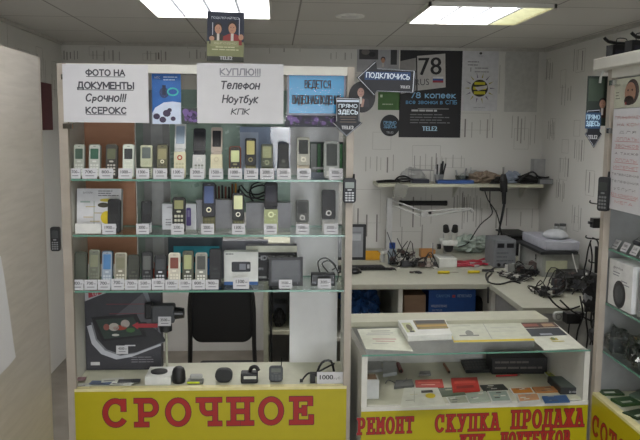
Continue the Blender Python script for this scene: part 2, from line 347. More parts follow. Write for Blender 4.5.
for px, py in ((545, 70), (574, 60), (562, 95), (548, 130), (575, 150), (556, 190), (572, 215), (560, 165), (585, 180)):
    p = RX(px, py, XR); rr.append((-p.y, p.z, .14, .2))
printed(m, rnd, rr); struct(m, 'wall_right')
m = M(); m.box(XL-.1, XL, YF, YB, 0, ZC, 'wallpaper')
m.mx = Matrix(((0, 0, 1, XL), (1, 0, 0, 0), (0, 1, 0, 0), (0, 0, 0, 1)))
printed(m, rnd, [(4.2+.33*i, 2.0-.1*(i % 2), .2, .25) for i in range(4)]+[(3.9, 1.4, .2, .3), (4.5, 1.1, .2, .3)]); struct(m, 'wall_left')
# unseen wall behind the camera, glazed doorway added to let front light in
m = M(); m.box(XL-.1, -.2, YF-.1, YF, 0, ZC, 'wallpaper').box(.8, XR+.1, YF-.1, YF, 0, ZC, 'wallpaper').box(-.2, .8, YF-.1, YF, 2.08, ZC, 'wallpaper'); struct(m, 'wall_front')
m = M()
for b in ((-.2, -.12, 0, 2.08), (.72, .8, 0, 2.08), (-.12, .72, 2.0, 2.08), (-.12, .72, 0, .16)): m.box(b[0], b[1], YF-.07, YF-.03, b[2], b[3], 'white_laminate')
d1 = struct(m, 'added_door_1'); m = M(); m.box(-.12, .72, YF-.055, YF-.045, .16, 2.0, 'glass_clear'); m.build('door_pane', d1)
m = M(); m.tube([(.68, YF-.03, 1.0), (.68, YF+.02, 1.0), (.68, YF+.02, 1.2), (.68, YF-.03, 1.2)], .008, 'chrome', smooth=0); m.build('door_handle', d1)
m = M(); m.box(XL-.1, XR+.1, YF, YB+.1, -.1, 0, 'floor_lino'); struct(m, 'floor')
m = M(); m.box(XL-.1, XR+.1, YF-.1, YB+.1, ZC, ZC+.08, 'ceiling_tiles'); struct(m, 'ceiling')
m = M(); m.box(XL, XR, YB-.02, YB, ZC-.02, ZC, 'b9b7b0'); m.box(XR-.02, XR, YF, YB-.02, ZC-.02, ZC, 'b9b7b0'); m.box(XL, XL+.02, YF, YB-.02, ZC-.02, ZC, 'b9b7b0'); struct(m, 'trim_1')
# ================================================================== CEILING LAMPS
def lamp(x0, y0, label, warm):
    t = T('ceiling_lamp', label, 'ceiling lamp', (x0+.3, y0+.3, ZC-.02), group='recessed square ceiling lamps')
    m = M()
    for b in ((x0, x0+.012, y0, y0+.6), (x0+.588, x0+.6, y0, y0+.6), (x0, x0+.6, y0, y0+.012), (x0, x0+.6, y0+.588, y0+.6)): m.box(b[0], b[1], b[2], b[3], ZC-.02, ZC, 'white_laminate')
    m.build('frame', t)
    for k in range(4):
        xa = x0+.015+k*.1435
        m = M(); m.box(xa+.008, xa+.132, y0+.014, y0+.586, ZC-.008, ZC-.003, 'lamp_glow_warm' if k >= warm else 'lamp_glow'); m.build('glowing_tube_bay', t)
    m = M()
    for k in range(3):
        xa = x0+.15+k*.1435
        for j in range(14): m.box(xa-.004, xa+.010, y0+.02+j*.0405, y0+.046+j*.0405, ZC-.02, ZC-.008, '8a8d90')
        m.box(xa+.0015, xa+.0045, y0+.014, y0+.586, ZC-.014, ZC-.009, '6a6d70')
    for j in range(14): m.box(x0+.014, x0+.586, y0+.030+j*.0405, y0+.032+j*.0405, ZC-.016, ZC-.009, 'dfe2e0')
    m.build('louvre', t)
lamp(-.62, 3.42, 'bright square ceiling lamp at upper left, above the tall display case', 5)
lamp(.70, 3.50, 'bright square ceiling lamp at upper right, its right bay yellowish', 3)
lamp(-.62, 1.2, 'unseen square ceiling lamp added near the camera for front light, left', 2)  # this lamp and the next are unseen, added to light the case fronts
lamp(.70, 1.2, 'unseen square ceiling lamp added near the camera for front light, right', 2)
p = RZ(350, 15.5, ZC)
t = T('downlight', 'small round white recessed downlight in the ceiling', 'ceiling light', (p.x, p.y, ZC))
m = M(TR(p.x, p.y, ZC-.008)); m.ringr(0, 0, .075, .05, 0, .008, 'e6e6e0'); m.build('ring', t)
m = M(TR(p.x, p.y, ZC-.006)); m.lathe((0, 0, 0), [(.05, .006), (.045, -.004), (.02, -.008)], 'd8d8d4'); m.build('bulb', t, smooth=True)
# ================================================================== TALL DISPLAY CASE (left)
ZS = [RY(200, y, 2.32).z for y in (179.5, 235.0, 290.5)]
ZB = .832
def case(name, label, mx, W, zs, zb, D=.26, ztop=1.834, word=None, cap=0, side='white_laminate'):
    """local frame: x along the front, y into the case, z up"""
    o = mx.to_translation(); t = T(name, label, 'display case', tuple(o), (0, 0, mx.to_euler().z))
    def B(nm, *bs, par=t, **k):
        m = M(mx)
        for b in bs: m.box(*b)
        return m.build(nm, par, **k)
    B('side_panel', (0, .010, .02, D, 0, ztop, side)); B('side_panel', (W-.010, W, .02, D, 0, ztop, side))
    B('front_post', (0, .026, 0, .02, 0, ztop, 'laminate_edge')); B('front_post', (W-.022, W, 0, .02, 0, ztop, 'laminate_edge'))
    B('top_panel', (.010, W-.010, 0.02, D, ztop-.014, ztop, 'white_laminate'))
    B('top_rail', (.026, W-.022, .0, .02, ztop-.026, ztop, 'white_laminate'))
    if cap: B('cornice', (-.03, W+.03, -.035, D+.02, ztop, ztop+.035, 'white_laminate'), bevel=.003)
    B('base_panel', (.010, W-.010, .02, D, zb-.02, zb, 'desk_white'))
    B('base_body', (.010, W-.010, .02, D, 0.02, zb-.02, 'white_laminate'))
    B('front_trim', (.022, W-.012, -.004, .02, zb-.006, zb+.003, 'd8cf9a'))
    fp = M(mx); fp.box(.022, W-.012, -.004, -.0005, .06, zb-.006, 'yellow')
    fpo = fp.build('front_panel', t, label='yellow front panel')
    for z in zs:
        g = M(mx); g.box(.0105, W-.0105, .022, D-.01, z-.006, z, 'glass_shelf')
        so = g.build('shelf', t)
        g = M(mx); g.box(.0105, W-.0105, .0205, .022, z-.006, z, 'glass_edge'); g.box(.0105, W-.0105, D-.01, D-.0085, z-.006, z, 'glass_edge'); g.build('shelf_edge', so, label='green polished glass edge')
        for x in (.010, W-.020):
            for y in (.05, D-.06):
                g = M(mx); g.cyl((x, y, z-.01), (x+.01, y, z-.01), .004, 'chrome', 8); g.build('shelf_pin', t)
    g = M(mx); g.box(.0265, W-.0225, .004, .008, zb+.004, ztop-.027, 'glass_clear'); gp = g.build('front_glass', t)
    for z in (ztop-.04, ztop-.185):
        g = M(mx); g.box(.012, .04, -.002, .010, z-.008, z+.008, 'chrome'); g.build('hinge_clip', t, bevel=.001)
    return t, fpo
MXL = TR(-.648, 2.3, 0)
caseL, fpL = case('display_case', 'tall white display case with glass shelves of phones, yellow front below', MXL, .886, ZS, ZB)
a = RY(100, 411, 2.3); b = RY(317, 411, 2.3); m = M(FY(2.2955)); zt = RY(208, 397.5, 2.3).z; zb_ = RY(208, 425, 2.3).z
slab(m, 'СРОЧНОЕ', a.x, b.x, zb_, zt, 0, th=.165, edge=.025); m.build('lettering', fpL, label='big red slab lettering')
MXR = TR(1.018, 2.285, 0, rz=-pi/2)
ZR = [RX(604, 246.5, 1.04).z, RX(603, 301, 1.04).z, .955]
caseR, fpR = case('display_case', 'white display case on the right edge, seen along its front', MXR, .9, ZR, .815, cap=1, side='8c8d8c')  # white sides coloured grey: their weaker front light is put into the colour
m = M(MXR @ UP @ TR(0, 0, .0048)); slab(m, 'СОТОВЫЕ', .03, .45, .685, .752, 0, th=.13, edge=.03); m.build('lettering', fpR, label='dark red slab lettering')
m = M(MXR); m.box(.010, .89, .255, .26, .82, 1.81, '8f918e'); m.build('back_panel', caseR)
# ================================================================== LAMINATE WARDROBE left
t = T('cupboard', 'tall pale wood-grain cupboard side at the left edge', 'cupboard', (-.9, 1.4, 0))
m = M(); m.box(-.655, -.636, .55, 2.085, 0.02, 1.833, 'laminate'); m.build('side_panel', t)
m = M(); m.box(-1.1, -.655, 2.055, 2.1, 0.0, 1.833, 'laminate_edge').box(-.655, -.636, 2.0852, 2.1, 0, 1.833, 'laminate_edge'); m.build('end_panel', t)
m = M(); m.box(-1.1, -.655, .55, 2.055, 1.81, 1.833, 'laminate'); m.build('top_panel', t)
m = M(); m.box(-1.1, -1.08, .55, 2.055, 0, 1.81, 'laminate').box(-1.08, -.655, .55, .57, 0, 1.81, 'laminate'); m.build('back_panel', t)
# sheet on it
X = -.6355; pts = [RX(a, b, X) for a, b in ((-14, 262), (0, 256), (4, 280), (9, 315), (13, 345), (15, 357), (8, 366), (0, 374), (-14, 385))]
m = M(Matrix(((0, 0, 1, X), (1, 0, 0, 0), (0, 1, 0, 0), (0, 0, 0, 1)))); m.prism([(p.y, p.z) for p in pts], 0, .002, 'paper'); S(m, 'paper_sheet', 'blank white sheet stuck on the tall cupboard at left edge', 'sheet')
# ================================================================== COUNTER
AN = atan2(.034, .735); CM = TR(.268, 2.25, 0, rz=AN); CW = .742; CD = .43; CZ = .950; CB = .785
ct = T('display_counter', 'low glass-topped display counter with papers on top and yellow lettered front', 'counter', (.268, 2.25, 0), (0, 0, AN))
def B(nm, *bs, par=ct, mx=CM, **k):
    m = M(mx)
    for b in bs: m.box(*b)
    return m.build(nm, par, **k)
B('side_panel', (0, .018, 0, CD, 0, CZ-.004, 'white_laminate')); B('side_panel', (CW-.018, CW, 0, CD, 0, CZ-.004, 'white_laminate'))
B('back_ledge', (0, CW, .335, CD+.03, CZ-.004, CZ+.016, 'desk_white')); B('back_panel', (.018, CW-.018, CD-.012, CD, CB, CZ-.004, 'c4c5bf'))
B('base_board', (.018, CW-.018, .01, CD-.012, CB-.018, CB, 'desk_white')); B('base_body', (.018, CW-.018, .014, CD-.012, .02, CB-.018, 'white_laminate'))
B('top_glass', (.0, CW, .0, .335, CZ-.004, CZ+.001, 'glass_clear')); B('top_glass_edge', (.0, CW, -.0015, .0, CZ-.004, CZ+.001, 'glass_edge'))
B('front_glass', (.018, CW-.018, .002, .006, CB+.001, CZ-.005, 'glass_clear')); B('front_trim', (.0, CW, -.004, .01, CB-.016, CB-.002, 'white_laminate'))
fpc = B('front_panel', (.0, CW, -.004, -.001, .05, CB-.016, 'yellow'), label='yellow front panel')
m = M(CM @ UP @ TR(0, 0, .0046))
CI = CM.inverted()
def cl(px, py):  # point of the counter front under a pixel, local
    d = ray(px, py); n = Vector((-sin(AN), cos(AN), 0)); k = (Vector((.268, 2.25, 0))-CP).dot(n)/d.dot(n); return CI @ (CP+d*k)
for (w, a, b, c, d) in (('РЕМОНТ', 356, 414, 416.5, 433.5), ('СКУПКА', 434, 500, 413, 431), ('ПРОДАЖА', 510, 584, 408.5, 427.5), ('НОУТБУКОВ', 500, 570, 430.5, 448), ('КПК', 459, 485, 433.5, 451), ('СОТОВЫХ', 384, 444, 441, 458)):
    p = cl(a, (c+d)/2); r = cl(b, (c+d)/2); u_ = cl((a+b)/2, c); v_ = cl((a+b)/2, d)
    slab(m, w, p.x, r.x, v_.z, u_.z, 0, th=.12, edge=.028)
m.build('lettering', fpc, label='dark red slab lettering')
# ================================================================== PHONES
ORD = ['first', 'second', 'third', 'fourth', 'fifth', 'sixth', 'seventh', 'eighth', 'ninth', 'tenth', 'eleventh', 'twelfth', 'thirteenth', 'fourteenth', 'fifteenth']
def keys(m, w, x0, x1, y0, y1, rows, cols, col, z, t=.0012):
    dx = (x1-x0)/cols; dy = (y1-y0)/rows
    for r in range(rows):
        for c in range(cols): m.rbox(x0+dx*(c+.5), y0+dy*(r+.5), dx*.74, dy*.62, t, .001, col, z, 1)
def phone(label, kind, px0, px1, pyt, Y, zb, body, face, scr, key, nav=None, cat='mobile phone', group=None, rz=0, tilt=.16, extra=None, sf=(.55, .86), lower=None, mx=None):
    a = RY(px0, pyt, Y); b = RY(px1, pyt, Y); w = b.x-a.x; h = (a.z-zb)/cos(tilt); xc = (a.x+b.x)/2; th = .016
    loc = (xc, Y, zb+th/2*sin(tilt)+.0004)
    if mx is not None: loc, h, w, rzz = mx; rz = rzz
    t = T('mobile_phone', label, cat, loc, (-tilt, 0, rz), group)
    F = WMX[t.name] @ UP
    def P(nm, fn, bevel=0, **k):
        m = M(F); fn(m); return m.build(nm, t, bevel=bevel, **k)
    scrm = scr
    if kind in ('candy', 'block'):
        P('body', lambda m: m.rbox(0, h/2, w, h, th, w*.22, body, -th/2, 5), .002, smooth=False)
        P('face_plate', lambda m: m.rbox(0, h/2, w*.86, h*.94, .0012, w*.18, face, th/2, 5))
        P('screen', lambda m: m.rbox(0, h*(sf[0]+sf[1])/2, w*.68, h*(sf[1]-sf[0]), .001, .002, scrm, th/2+.0012, 2))
        P('keypad', lambda m: keys(m, w, -w*.36, w*.36, h*.06, h*(sf[0]-.14), 4, 3, key, th/2+.0012))
        P('navigation_key', (lambda m: m.ringr(0, h*(sf[0]-.07), w*.16, w*.09, th/2+.0012, th/2+.0028, nav)) if nav else (lambda m: m.rbox(0, h*(sf[0]-.07), w*.34, h*.05, .0018, .003, key, th/2+.0012)))
        P('earpiece', lambda m: m.rbox(0, h*.93, w*.22, h*.012, .0006, .001, 'black', th/2+.0012, 1))
        if extra == 'antenna': P('antenna', lambda m: m.cyl((w*.32, h*.98, 0), (w*.34, h*1.16, 0), .004, 'black', 8, .003))
        if extra == 'whip': P('antenna', lambda m: m.cyl((w*.38, h*.98, 0), (w*.42, h*1.5, 0), .0016, 'black', 6, .0014))
    elif kind == 'slider':
        lo = lower or face
        P('lower_slide', lambda m: m.rbox(0, h*.36, w*.96, h*.72, th*.5, w*.16, lo, -th/2, 5), .0015)
        P('upper_slide', lambda m: m.rbox(0, h*.66, w, h*.68, th*.5, w*.16, body, 0, 5), .0015)
        P('screen', lambda m: m.rbox(0, h*.76, w*.72, h*.34, .001, .002, scrm, th/2, 2))
        P('keypad', lambda m: keys(m, w, -w*.36, w*.36, h*.04, h*.30, 4, 3, key, 0))
        P('navigation_key', lambda m: m.ringr(0, h*.46, w*.2, w*.12, th/2, th/2+.002, nav or face))
        P('earpiece', lambda m: m.rbox(0, h*.96, w*.25, h*.01, .0006, .001, 'mid_grey', th/2, 1))
    elif kind == 'flip':
        lo = lower or body
        P('lower_half', lambda m: m.rbox(0, h*.24, w, h*.48, th*.7, w*.16, lo, -th/2, 5), .0015)
        up = M(F @ TR(0, h*.5, -.002, rx=-.12)); up.rbox(0, h*.25, w*.96, h*.5, th*.55, w*.16, body, -th/2, 5); up.build('upper_half', t, bevel=.0015)
        P('hinge', lambda m: m.cyl((-w*.42, h*.49, -.001), (w*.42, h*.49, -.001), .0065, body, 12))
        up = M(F @ TR(0, h*.5, -.002, rx=-.12)); up.rbox(0, h*.27, w*.72, h*.32, .001, .002, scr, th*.05, 2); up.build('screen', t)
        P('keypad', lambda m: keys(m, w, -w*.37, w*.37, h*.03, h*.28, 4, 3, key, th*.2))
        P('navigation_key', lambda m: m.ringr(0, h*.36, w*.22, w*.12, th*.2, th*.2+.002, nav or face))
    return t
def tag(label, px0, px1, py0, py1, Y, txt, zb=None, group='white price cards', red=False):
    a = RY(px0, py0, Y); b = RY(px1, py1, Y); w = b.x-a.x; zb = b.z if zb is None else zb; h = a.z-zb; xc = (a.x+b.x)/2
    t = T('price_card', label, 'price card', (xc, Y, zb+.0004), group=group)
    F = WMX[t.name] @ TR(0, 0, 0, rx=-.10) @ UP; m = M(F); m.box(-w/2, w/2, 0, h, -.0007, 0, 'paper')
    m.add([(-w/2, h, -.0007), (w/2, h, -.0007), (w/2, .003, -.022), (-w/2, .003, -.022)], [(0, 1, 2, 3)], 'paper'); m.build('card', t)
    m = M(F); m.text(txt, -w*.06, h*.66, h*.3, 'print_black', w=w*.52, off=.01); m.box(w*.24, w*.4, h*.56, h*.62, 0, .0005, 'print_grey'); m.box(-w*.28, w*.3, h*.24, h*.31, 0, .0005, 'print_grey'); m.build('lettering', t)
    return t
Z1, Z2, Z3 = ZS
R1 = [ # kind x0 x1 ytop body face screen key nav opts look, tag x0 x1, price
 ('candy', 73, 84, 145, '8f938a', 'a9ada2', '3f5648', 'c9ccc4', None, {}, 'silver candybar phone with dull green screen', (69.5, 80.5), '700'),
 ('candy', 88, 100, 145, '7f837b', 'b3b6ae', '2f5a45', 'd2d4cd', None, {}, 'silver candybar phone with dark green screen', (82, 97), '700'),
 ('candy', 105, 117, 145, '4a453f', '3b3834', '5b6047', 'b5b2a8', None, {}, 'dark candybar phone with silver keys', (99, 113), '800'),
 ('candy', 122, 134, 145, 'b0b7ae', 'cdd3c6', '2b3030', 'd9ddd0', None, {}, 'pale silver candybar phone with black screen', (118, 132), '1000'),
 ('slider', 140, 152, 146, 'b7bb9e', '8f948a', '5b6461', '4d5250', 'b7bb9e', {'lower': 'a9ad98'}, 'silver slider phone with grey screen', (136, 149), '1300'),
 ('candy', 156, 168, 145, '3a3b31', '5d5b40', '8a8660', '4b4a38', 'e6e1c8', {}, 'dark bronze phone with round central key', (153, 167), '1300'),
 ('flip', 173, 185, 122, 'c9ccca', 'd8d6c2', '8fa0b0', 'b9b796', 'b0473a', {'lower': 'cfcbab'}, 'open clamshell phone in cream and silver', (171, 184), '1300'),
 ('flip', 192, 205, 128, '26272c', 'c9cac8', '14161d', '83867c', 'cfcfca', {'lower': 'c4c6c3'}, 'open clamshell phone, black lid over silver keys', (190, 204), '2000'),
 ('flip', 210, 222, 127, 'b9aca0', 'ddd9bd', '1c1b20', 'd8d3b4', 'c7bfa0', {'lower': 'd5cfb0'}, 'open clamshell phone in champagne with black screen', (209, 223), '1500'),
 ('candy', 229, 241, 147, '7a3b22', '2f2c28', 'c8cf9a', '8c8a62', None, {'sf': (.5, .86)}, 'red-brown edged phone with bright screen', (228, 242), '1000'),
 ('slider', 245, 256, 139, '24272a', '8d885e', 'b7b071', '8a8460', '9b9362', {'lower': '77724f'}, 'tall black slider phone with gold keys', (244, 258), '2300'),
 ('slider', 261, 273, 145, '4c5142', '8f9270', '8c9069', 'a3a57c', '9ba07a', {'lower': '7d8062'}, 'olive grey slider phone', (260, 274), '2000'),
 ('candy', 278, 289, 144, '17191c', '1e2022', '15181b', '50534c', '6a6d62', {}, 'glossy black candybar phone', (277, 291), '2000'),
 ('slider', 297, 310, 138, 'aaa99c', 'c8bda6', '2c2f2c', 'cfc6ae', 'e4e0cf', {'lower': 'cbbfa9'}, 'silver slider phone with ringed white key', (297, 311), '4000'),
 ('candy', 324, 340, 142, '9b9f9a', '9da19c', '3a3f3c', 'd4d6cf', None, {'sf': (.34, .92)}, 'wide silver phone with large dark screen', (329, 343), '3000')]
for i, (k, x0, x1, yt, b_, f_, s_, kc, nv, op, look, tx, pr) in enumerate(R1):
    phone('%s, %s from left, top glass shelf' % (look, ORD[i]), k, x0, x1, yt, 2.352, Z1, b_, f_, s_, kc, nv, group='phones on the top glass shelf', **op)
    tag('white price card %s from the left on the top glass shelf' % ORD[i], tx[0], tx[1], 168.5, 179.5, 2.333, pr, Z1)
R2 = [('candy', 107, 120, 200, '1a1b1c', '1d1e20', '151617', '222324', None, {}, 'plain black phone before the brochure', (102, 116), '1900'),
 ('slider', 141, 151, 202, '111214', '181a1c', '202325', '3a3d3f', None, {'lower': 'b5b8b9'}, 'slim black slider phone', (136, 149), '3000'),
 ('candy', 172, 185, 198, '1a1a17', '181914', '8b8c5f', 'b9b9a4', None, {'sf': (.66, .9)}, 'black phone with small olive screen', (171, 184), '2300'),
 ('slider', 202, 215, 184, '23242c', '6f6c42', '4a5b86', '6c6a44', 'e6e2c4', {'lower': '5c5a3b'}, 'tall slider phone with blue screen', (201, 214), '2000'),
 ('slider', 232, 244, 194, '2d3030', '8a895b', 'd8dcae', '7f7f5a', 'efeedd', {'lower': '5f6046'}, 'slider phone with glowing pale screen', (232, 245), '1300'),
 ('flip', 264, 278, 183, '202026', 'b4bd86', '3a3a44', 'a3ad7a', 'dfe6b6', {'lower': '9fa77c'}, 'open clamshell phone, black lid over green chrome keys', (264, 277), '2000'),
 ('slider', 296, 309, 201, '4b4d4a', 'bdbdb6', '2f3130', 'c9c9c2', 'c9c9c2', {'lower': 'c4c4bd'}, 'short slider phone, grey over silver', (296, 309), '1500'),
 ('slider', 322, 336, 191, '2b2c2e', 'a5a6a2', '2a2b2e', '9d9e9a', 'd8d8d4', {'lower': 'abaca8'}, 'dark slider phone with bright round key ring', (324, 338), '3000')]
for i, (k, x0, x1, yt, b_, f_, s_, kc, nv, op, look, tx, pr) in enumerate(R2):
    phone('%s, %s from left, middle glass shelf' % (look, ORD[i]), k, x0, x1, yt, 2.352, Z2, b_, f_, s_, kc, nv, group='phones on the middle glass shelf', **op)
    tag('white price card %s from the left on the middle glass shelf' % ORD[i], tx[0], tx[1], 224, 235, 2.333, pr, Z2)
R3 = [('block', 73.5, 86, 253, '3e4238', '4a4e43', '4c5146', '63675b', None, {}, 'olive grey touch phone', '800', {'sf': (.3, .9)}),
 ('candy', 88, 99, 251, '7c806f', '6a6d60', '83876e', '7a7d6d', None, {}, 'silver-sided grey phone', '700', {}),
 ('candy', 101, 112, 252, '41505e', '9aa6b2', '4f7fb0', 'c3ccd2', None, {}, 'phone with blue screen and white keys', '700', {'sf': (.5, .9)}),
 ('candy', 114, 126, 254, 'c9c9b6', '8a8575', '7c7a63', 'd8d6c4', None, {}, 'cream framed candybar phone', '700', {}),
 ('candy', 127, 139, 256, '34362f', '3a3c35', '3f4239', '55574c', None, {}, 'dull dark grey phone', '700', {}),
 ('candy', 141, 152, 253, '17181a', '1f2123', '5b5e5a', '5d5f5f', None, {}, 'black phone with framed grey screen', '500', {'sf': (.5, .88)}),
 ('candy', 154, 166, 256, '1b1c1e', '1e2022', '3b3f42', 'c9cdd0', None, {}, 'dark phone with bright silver keys', '1100', {}),
 ('candy', 168, 180, 254, 'dcdccb', 'c9c4b4', '7a4034', 'e3dfce', None, {}, 'white framed phone with reddish front', '1000', {}),
 ('candy', 182, 193, 252, '5b5e4d', '4f5246', 'a3a878', 'c5c8be', None, {}, 'olive phone with yellow-green screen', '1100', {'sf': (.5, .88)}),
 ('candy', 195, 207, 254, 'b0b0a4', '8f9086', '4b4d48', 'e3e3d8', None, {}, 'silver phone with white keypad', '800', {'sf': (.52, .9)}),
 ('candy', 209, 221, 250, '1c1d1f', '232426', '1b1c1e', '2f3133', None, {}, 'matt black phone beside the white radio box', '900', {})]
for i, (k, x0, x1, yt, b_, f_, s_, kc, nv, op, look, pr, op2) in enumerate(R3):
    phone('%s, %s from left, lowest glass shelf' % (look, ORD[i]), k, x0, x1, yt, 2.352, Z3, b_, f_, s_, kc, nv, group='phones on the lowest glass shelf', **op2)
    c = 77+13.5*i
    tag('white price card %s from the left on the lowest glass shelf' % ORD[i], c-6.5, c+6.5, 280-(1 if i in (3, 6) else 0), 290, 2.333, pr, Z3)
tag('white price card before the white boxed gadget, lowest glass shelf', 233, 249, 278, 290, 2.34, '1300', Z3)
tag('white price card before the grey flat screen, lowest glass shelf', 279, 292, 280, 290, 2.34, '3500', Z3)
tag('white price card before the small black hub, lowest glass shelf', 318, 331, 279, 290, 2.34, '300', Z3)
# ---- boxes and gadgets on the shelves
def sheetbox(name, label, cat, x0, x1, y0, Y, zb, depth, col, art=None, tilt=0, group=None, backcol=None, artlabel=None):
    a = RY(x0, y0, Y); b = RY(x1, y0, Y); w = b.x-a.x; h = a.z-zb
    t = T(name, label, cat, ((a.x+b.x)/2, Y, zb+.0005+depth*sin(tilt)), (-tilt, 0, 0), group)
    F = WMX[t.name] @ UP; m = M(F); m.box(-w/2, w/2, 0, h, -depth, 0, col); m.build('body', t)
    if art:
        m = M(F); art(m, w, h); m.build('printing', t)
    return t
def art_sun(m, w, h):
    m.text('БИЛАЙН', -w*.25, h*.9, h*.04, 'print_grey'); m.lines(-w*.02, w*.45, h*.95, 3, h*.055, h*.02, 'print_grey', 3)
    m.disc(w*.18, h*.3, w*.14, h*.16, 0, .001, 'dcc327'); m.disc(w*.1, h*.6, w*.13, h*.06, 0, .001, '3a3522'); m.disc(w*.18, h*.72, w*.16, h*.04, 0, .001, 'cdbb4a')
    for a in ((-.3, .55, .02), (-.12, .4, .02), (-.2, .2, .015), (-.35, .3, .02)): m.box(w*a[0], w*(a[0]+.22), h*a[1], h*(a[1]+.02), 0, .001, 'b9a878')
    m.box(-w*.12, -w*.1, h*.1, h*.7, 0, .001, 'a9b0a8'); m.box(-w*.42, -w*.2, h*.66, h*.7, 0, .001, '9fb0a8')
sheetbox('brochure_box', 'white brochure with yellow circle, behind the black phone on middle shelf', 'brochure', 75.5, 120, 190, 2.40, Z2, .03, 'd9d9dc', art_sun, tilt=.14)
sheetbox('card_stand', 'low white card strip before the brochure on middle shelf', 'card', 75, 101, 224, 2.345, Z2, .003, 'dfdfda')
def art_ph(m, w, h):
    m.text('SAMSUNG', -w*.22, h*.86, h*.06, 'print_grey', w=w*.28); m.rbox(w*.28, h*.5, w*.14, h*.7, .001, .004, '5b4a8c'); m.box(w*.25, w*.31, h*.5, h*.75, .001, .0014, '8e86b4'); m.lines(-w*.4, -w*.2, h*.4, 3, h*.1, h*.03, 'print_grey', 5)
sheetbox('phone_box', 'white box with a purple phone printed on it, middle shelf', 'box', 162, 196, 204, 2.44, Z2, .05, 'd8dade', art_ph)
for (x0, x1, yt, d) in ((196, 232, 200, 'left'), (246, 266, 203, 'middle'), (268, 291, 203, 'right')):
    sheetbox('storage_box', 'plain grey box at the back of the middle shelf, %s one of three' % d, 'box', x0, x1, yt, 2.47, Z2, .05, 'a2a2a7', group='grey boxes behind the phones')
pr_ = random.Random(3)
for i in range(7):
    p = RY(216+i*3.2, 200, 2.50); top = RY(215+i*3.4, 184+pr_.random()*5, 2.51)
    m = M(); m.cyl((p.x, 2.505, Z2+.001), (top.x, 2.53, top.z), .0035, ['3a2a26', '5b3328', '1e1e1e', '6a3a2c', '2a2a2a', '6f4a30', 'c08a3a'][i], 8)
    S(m, 'pen', 'dark pen, %s from the left in the bunch behind the middle shelf' % ORD[i], 'pen', group='pens standing behind the middle shelf')
m = M(); P = [RY(a, b, 2.532) for a, b in ((240, 232), (238, 190), (246, 196), (258, 198), (270, 190), (262, 185), (250, 190), (254, 202), (274, 204), (283, 208))]
P[0].z = Z2+.003; m.tube(P, .003, 'black'); P = [p+Vector((.004, .008, .012)) for p in P[1:]]; m.tube([Vector((P[0].x, 2.54, Z2+.003))]+P, .0025, 'black'); S(m, 'cable', 'black cable coil behind the grey boxes of the middle shelf', 'cable')
# lowest shelf gadgets
def art_radio(m, w, h):
    m.rbox(0, h*.55, w*.56, h*.3, .001, .004, '33353a'); m.box(-w*.05, w*.14, h*.46, h*.64, .001, .0016, '7c8088'); m.box(w*.18, w*.25, h*.5, h*.62, .001, .0016, 'a0a0a4'); m.box(-w/2, w/2, 0, h*.1, 0, .001, '3c64a0'); m.lines(-w*.45, -w*.1, h*.95, 1, .1, h*.03, 'print_grey')
sheetbox('gadget_box', 'white box with a small black device pictured, blue foot, lowest shelf', 'box', 224, 258, 252, 2.40, Z3, .04, 'dadcd8', art_radio)
def art_hd(m, w, h):
    m.box(-w/2, w/2, h*.82, h, 0, .001, 'cfcfbe'); m.text('HDVINSTAR', w*.08, h*.66, h*.13, 'paper', w=w*.7); m.disc(w*.4, h*.66, w*.03, h*.05, 0, .001, 'paper'); m.text('MP3', -w*.22, h*.35, h*.07, 'paper'); m.box(-w*.4, -w*.1, h*.08, h*.14, 0, .001, '9a9a9a')
sheetbox('gadget_box', 'black box with white lettering behind the grey flat screen, lowest shelf', 'box', 246, 297, 246, 2.46, Z3, .05, '1e1e20', art_hd)
def art_scr(m, w, h): m.rbox(0, h*.52, w*.86, h*.78, .001, .004, '55585c'); m.rbox(0, h*.52, w*.8, h*.7, .0012, .003, '5f6266')
t = sheetbox('flat_screen', 'small grey flat screen standing on the lowest shelf', 'screen', 269, 303, 258, 2.375, Z3, .014, '2c2d30', art_scr, tilt=.06)
t = T('usb_hub', 'small black hub with looping black cords, lowest shelf', 'hub', tuple(Vector((RY(323, 280, 2.39).x, 2.39, Z3+.0005))))
a = RY(311, 273, 2.39); b = RY(335, 273, 2.39); m = M(); m.box(a.x, b.x, 2.375, 2.41, Z3+.0005, a.z, 'black'); m.build('body', t, bevel=.003)
for k in range(4):
    m = M(); x = a.x+(b.x-a.x)*(k+.5)/4; m.box(x-.006, x+.006, 2.3742, 2.375, Z3+.01, Z3+.016, 'mid_grey'); m.build('port', t)
m = M(); P = [RY(p, r, 2.41) for p, r in ((320, 273), (318, 262), (326, 258), (336, 266), (332, 270))]; m.tube(P, .002, 'black'); P = [RY(p, r, 2.42) for p, r in ((329, 273), (322, 264), (330, 261), (338, 272), (337, 282))]; m.tube(P, .002, 'black'); m.build('cord', t)
# teal case and red bow behind
def art_teal(m, w, h):
    m.box(-w*.4, w*.45, h*.55, h*.8, 0, .002, '1f8a9c'); m.box(w*.1, w*.48, h*.1, h*.5, 0, .002, '2a6fb0'); m.box(-w*.45, 0, h*.15, h*.4, 0, .002, '1d6f78')
sheetbox('toy_package', 'teal and dark blue package lying behind the lowest shelf phones', 'package', 168, 222, 238, 2.50, Z3, .045, '20343c', art_teal)
sheetbox('flat_box', 'grey box lying behind the white gadget box, lowest shelf', 'box', 222, 268, 241, 2.51, Z3, .04, '6f7078')
p = RY(159, 252, 2.50); m = M()
for k in range(9):
    a = radians(-75+k*150/8); L = .05 if k % 2 else .037; m.mx = TR(p.x, 2.50, Z3+.006) @ Matrix.Rotation(a, 4, 'Y'); m.add([(0, 0, 0), (-.008, -.006, L*.5), (0, .002, L*(1.1 if k % 2 else 1.5)), (.008, -.006, L*.5)], [(0, 1, 2, 3)], 'a8452f')
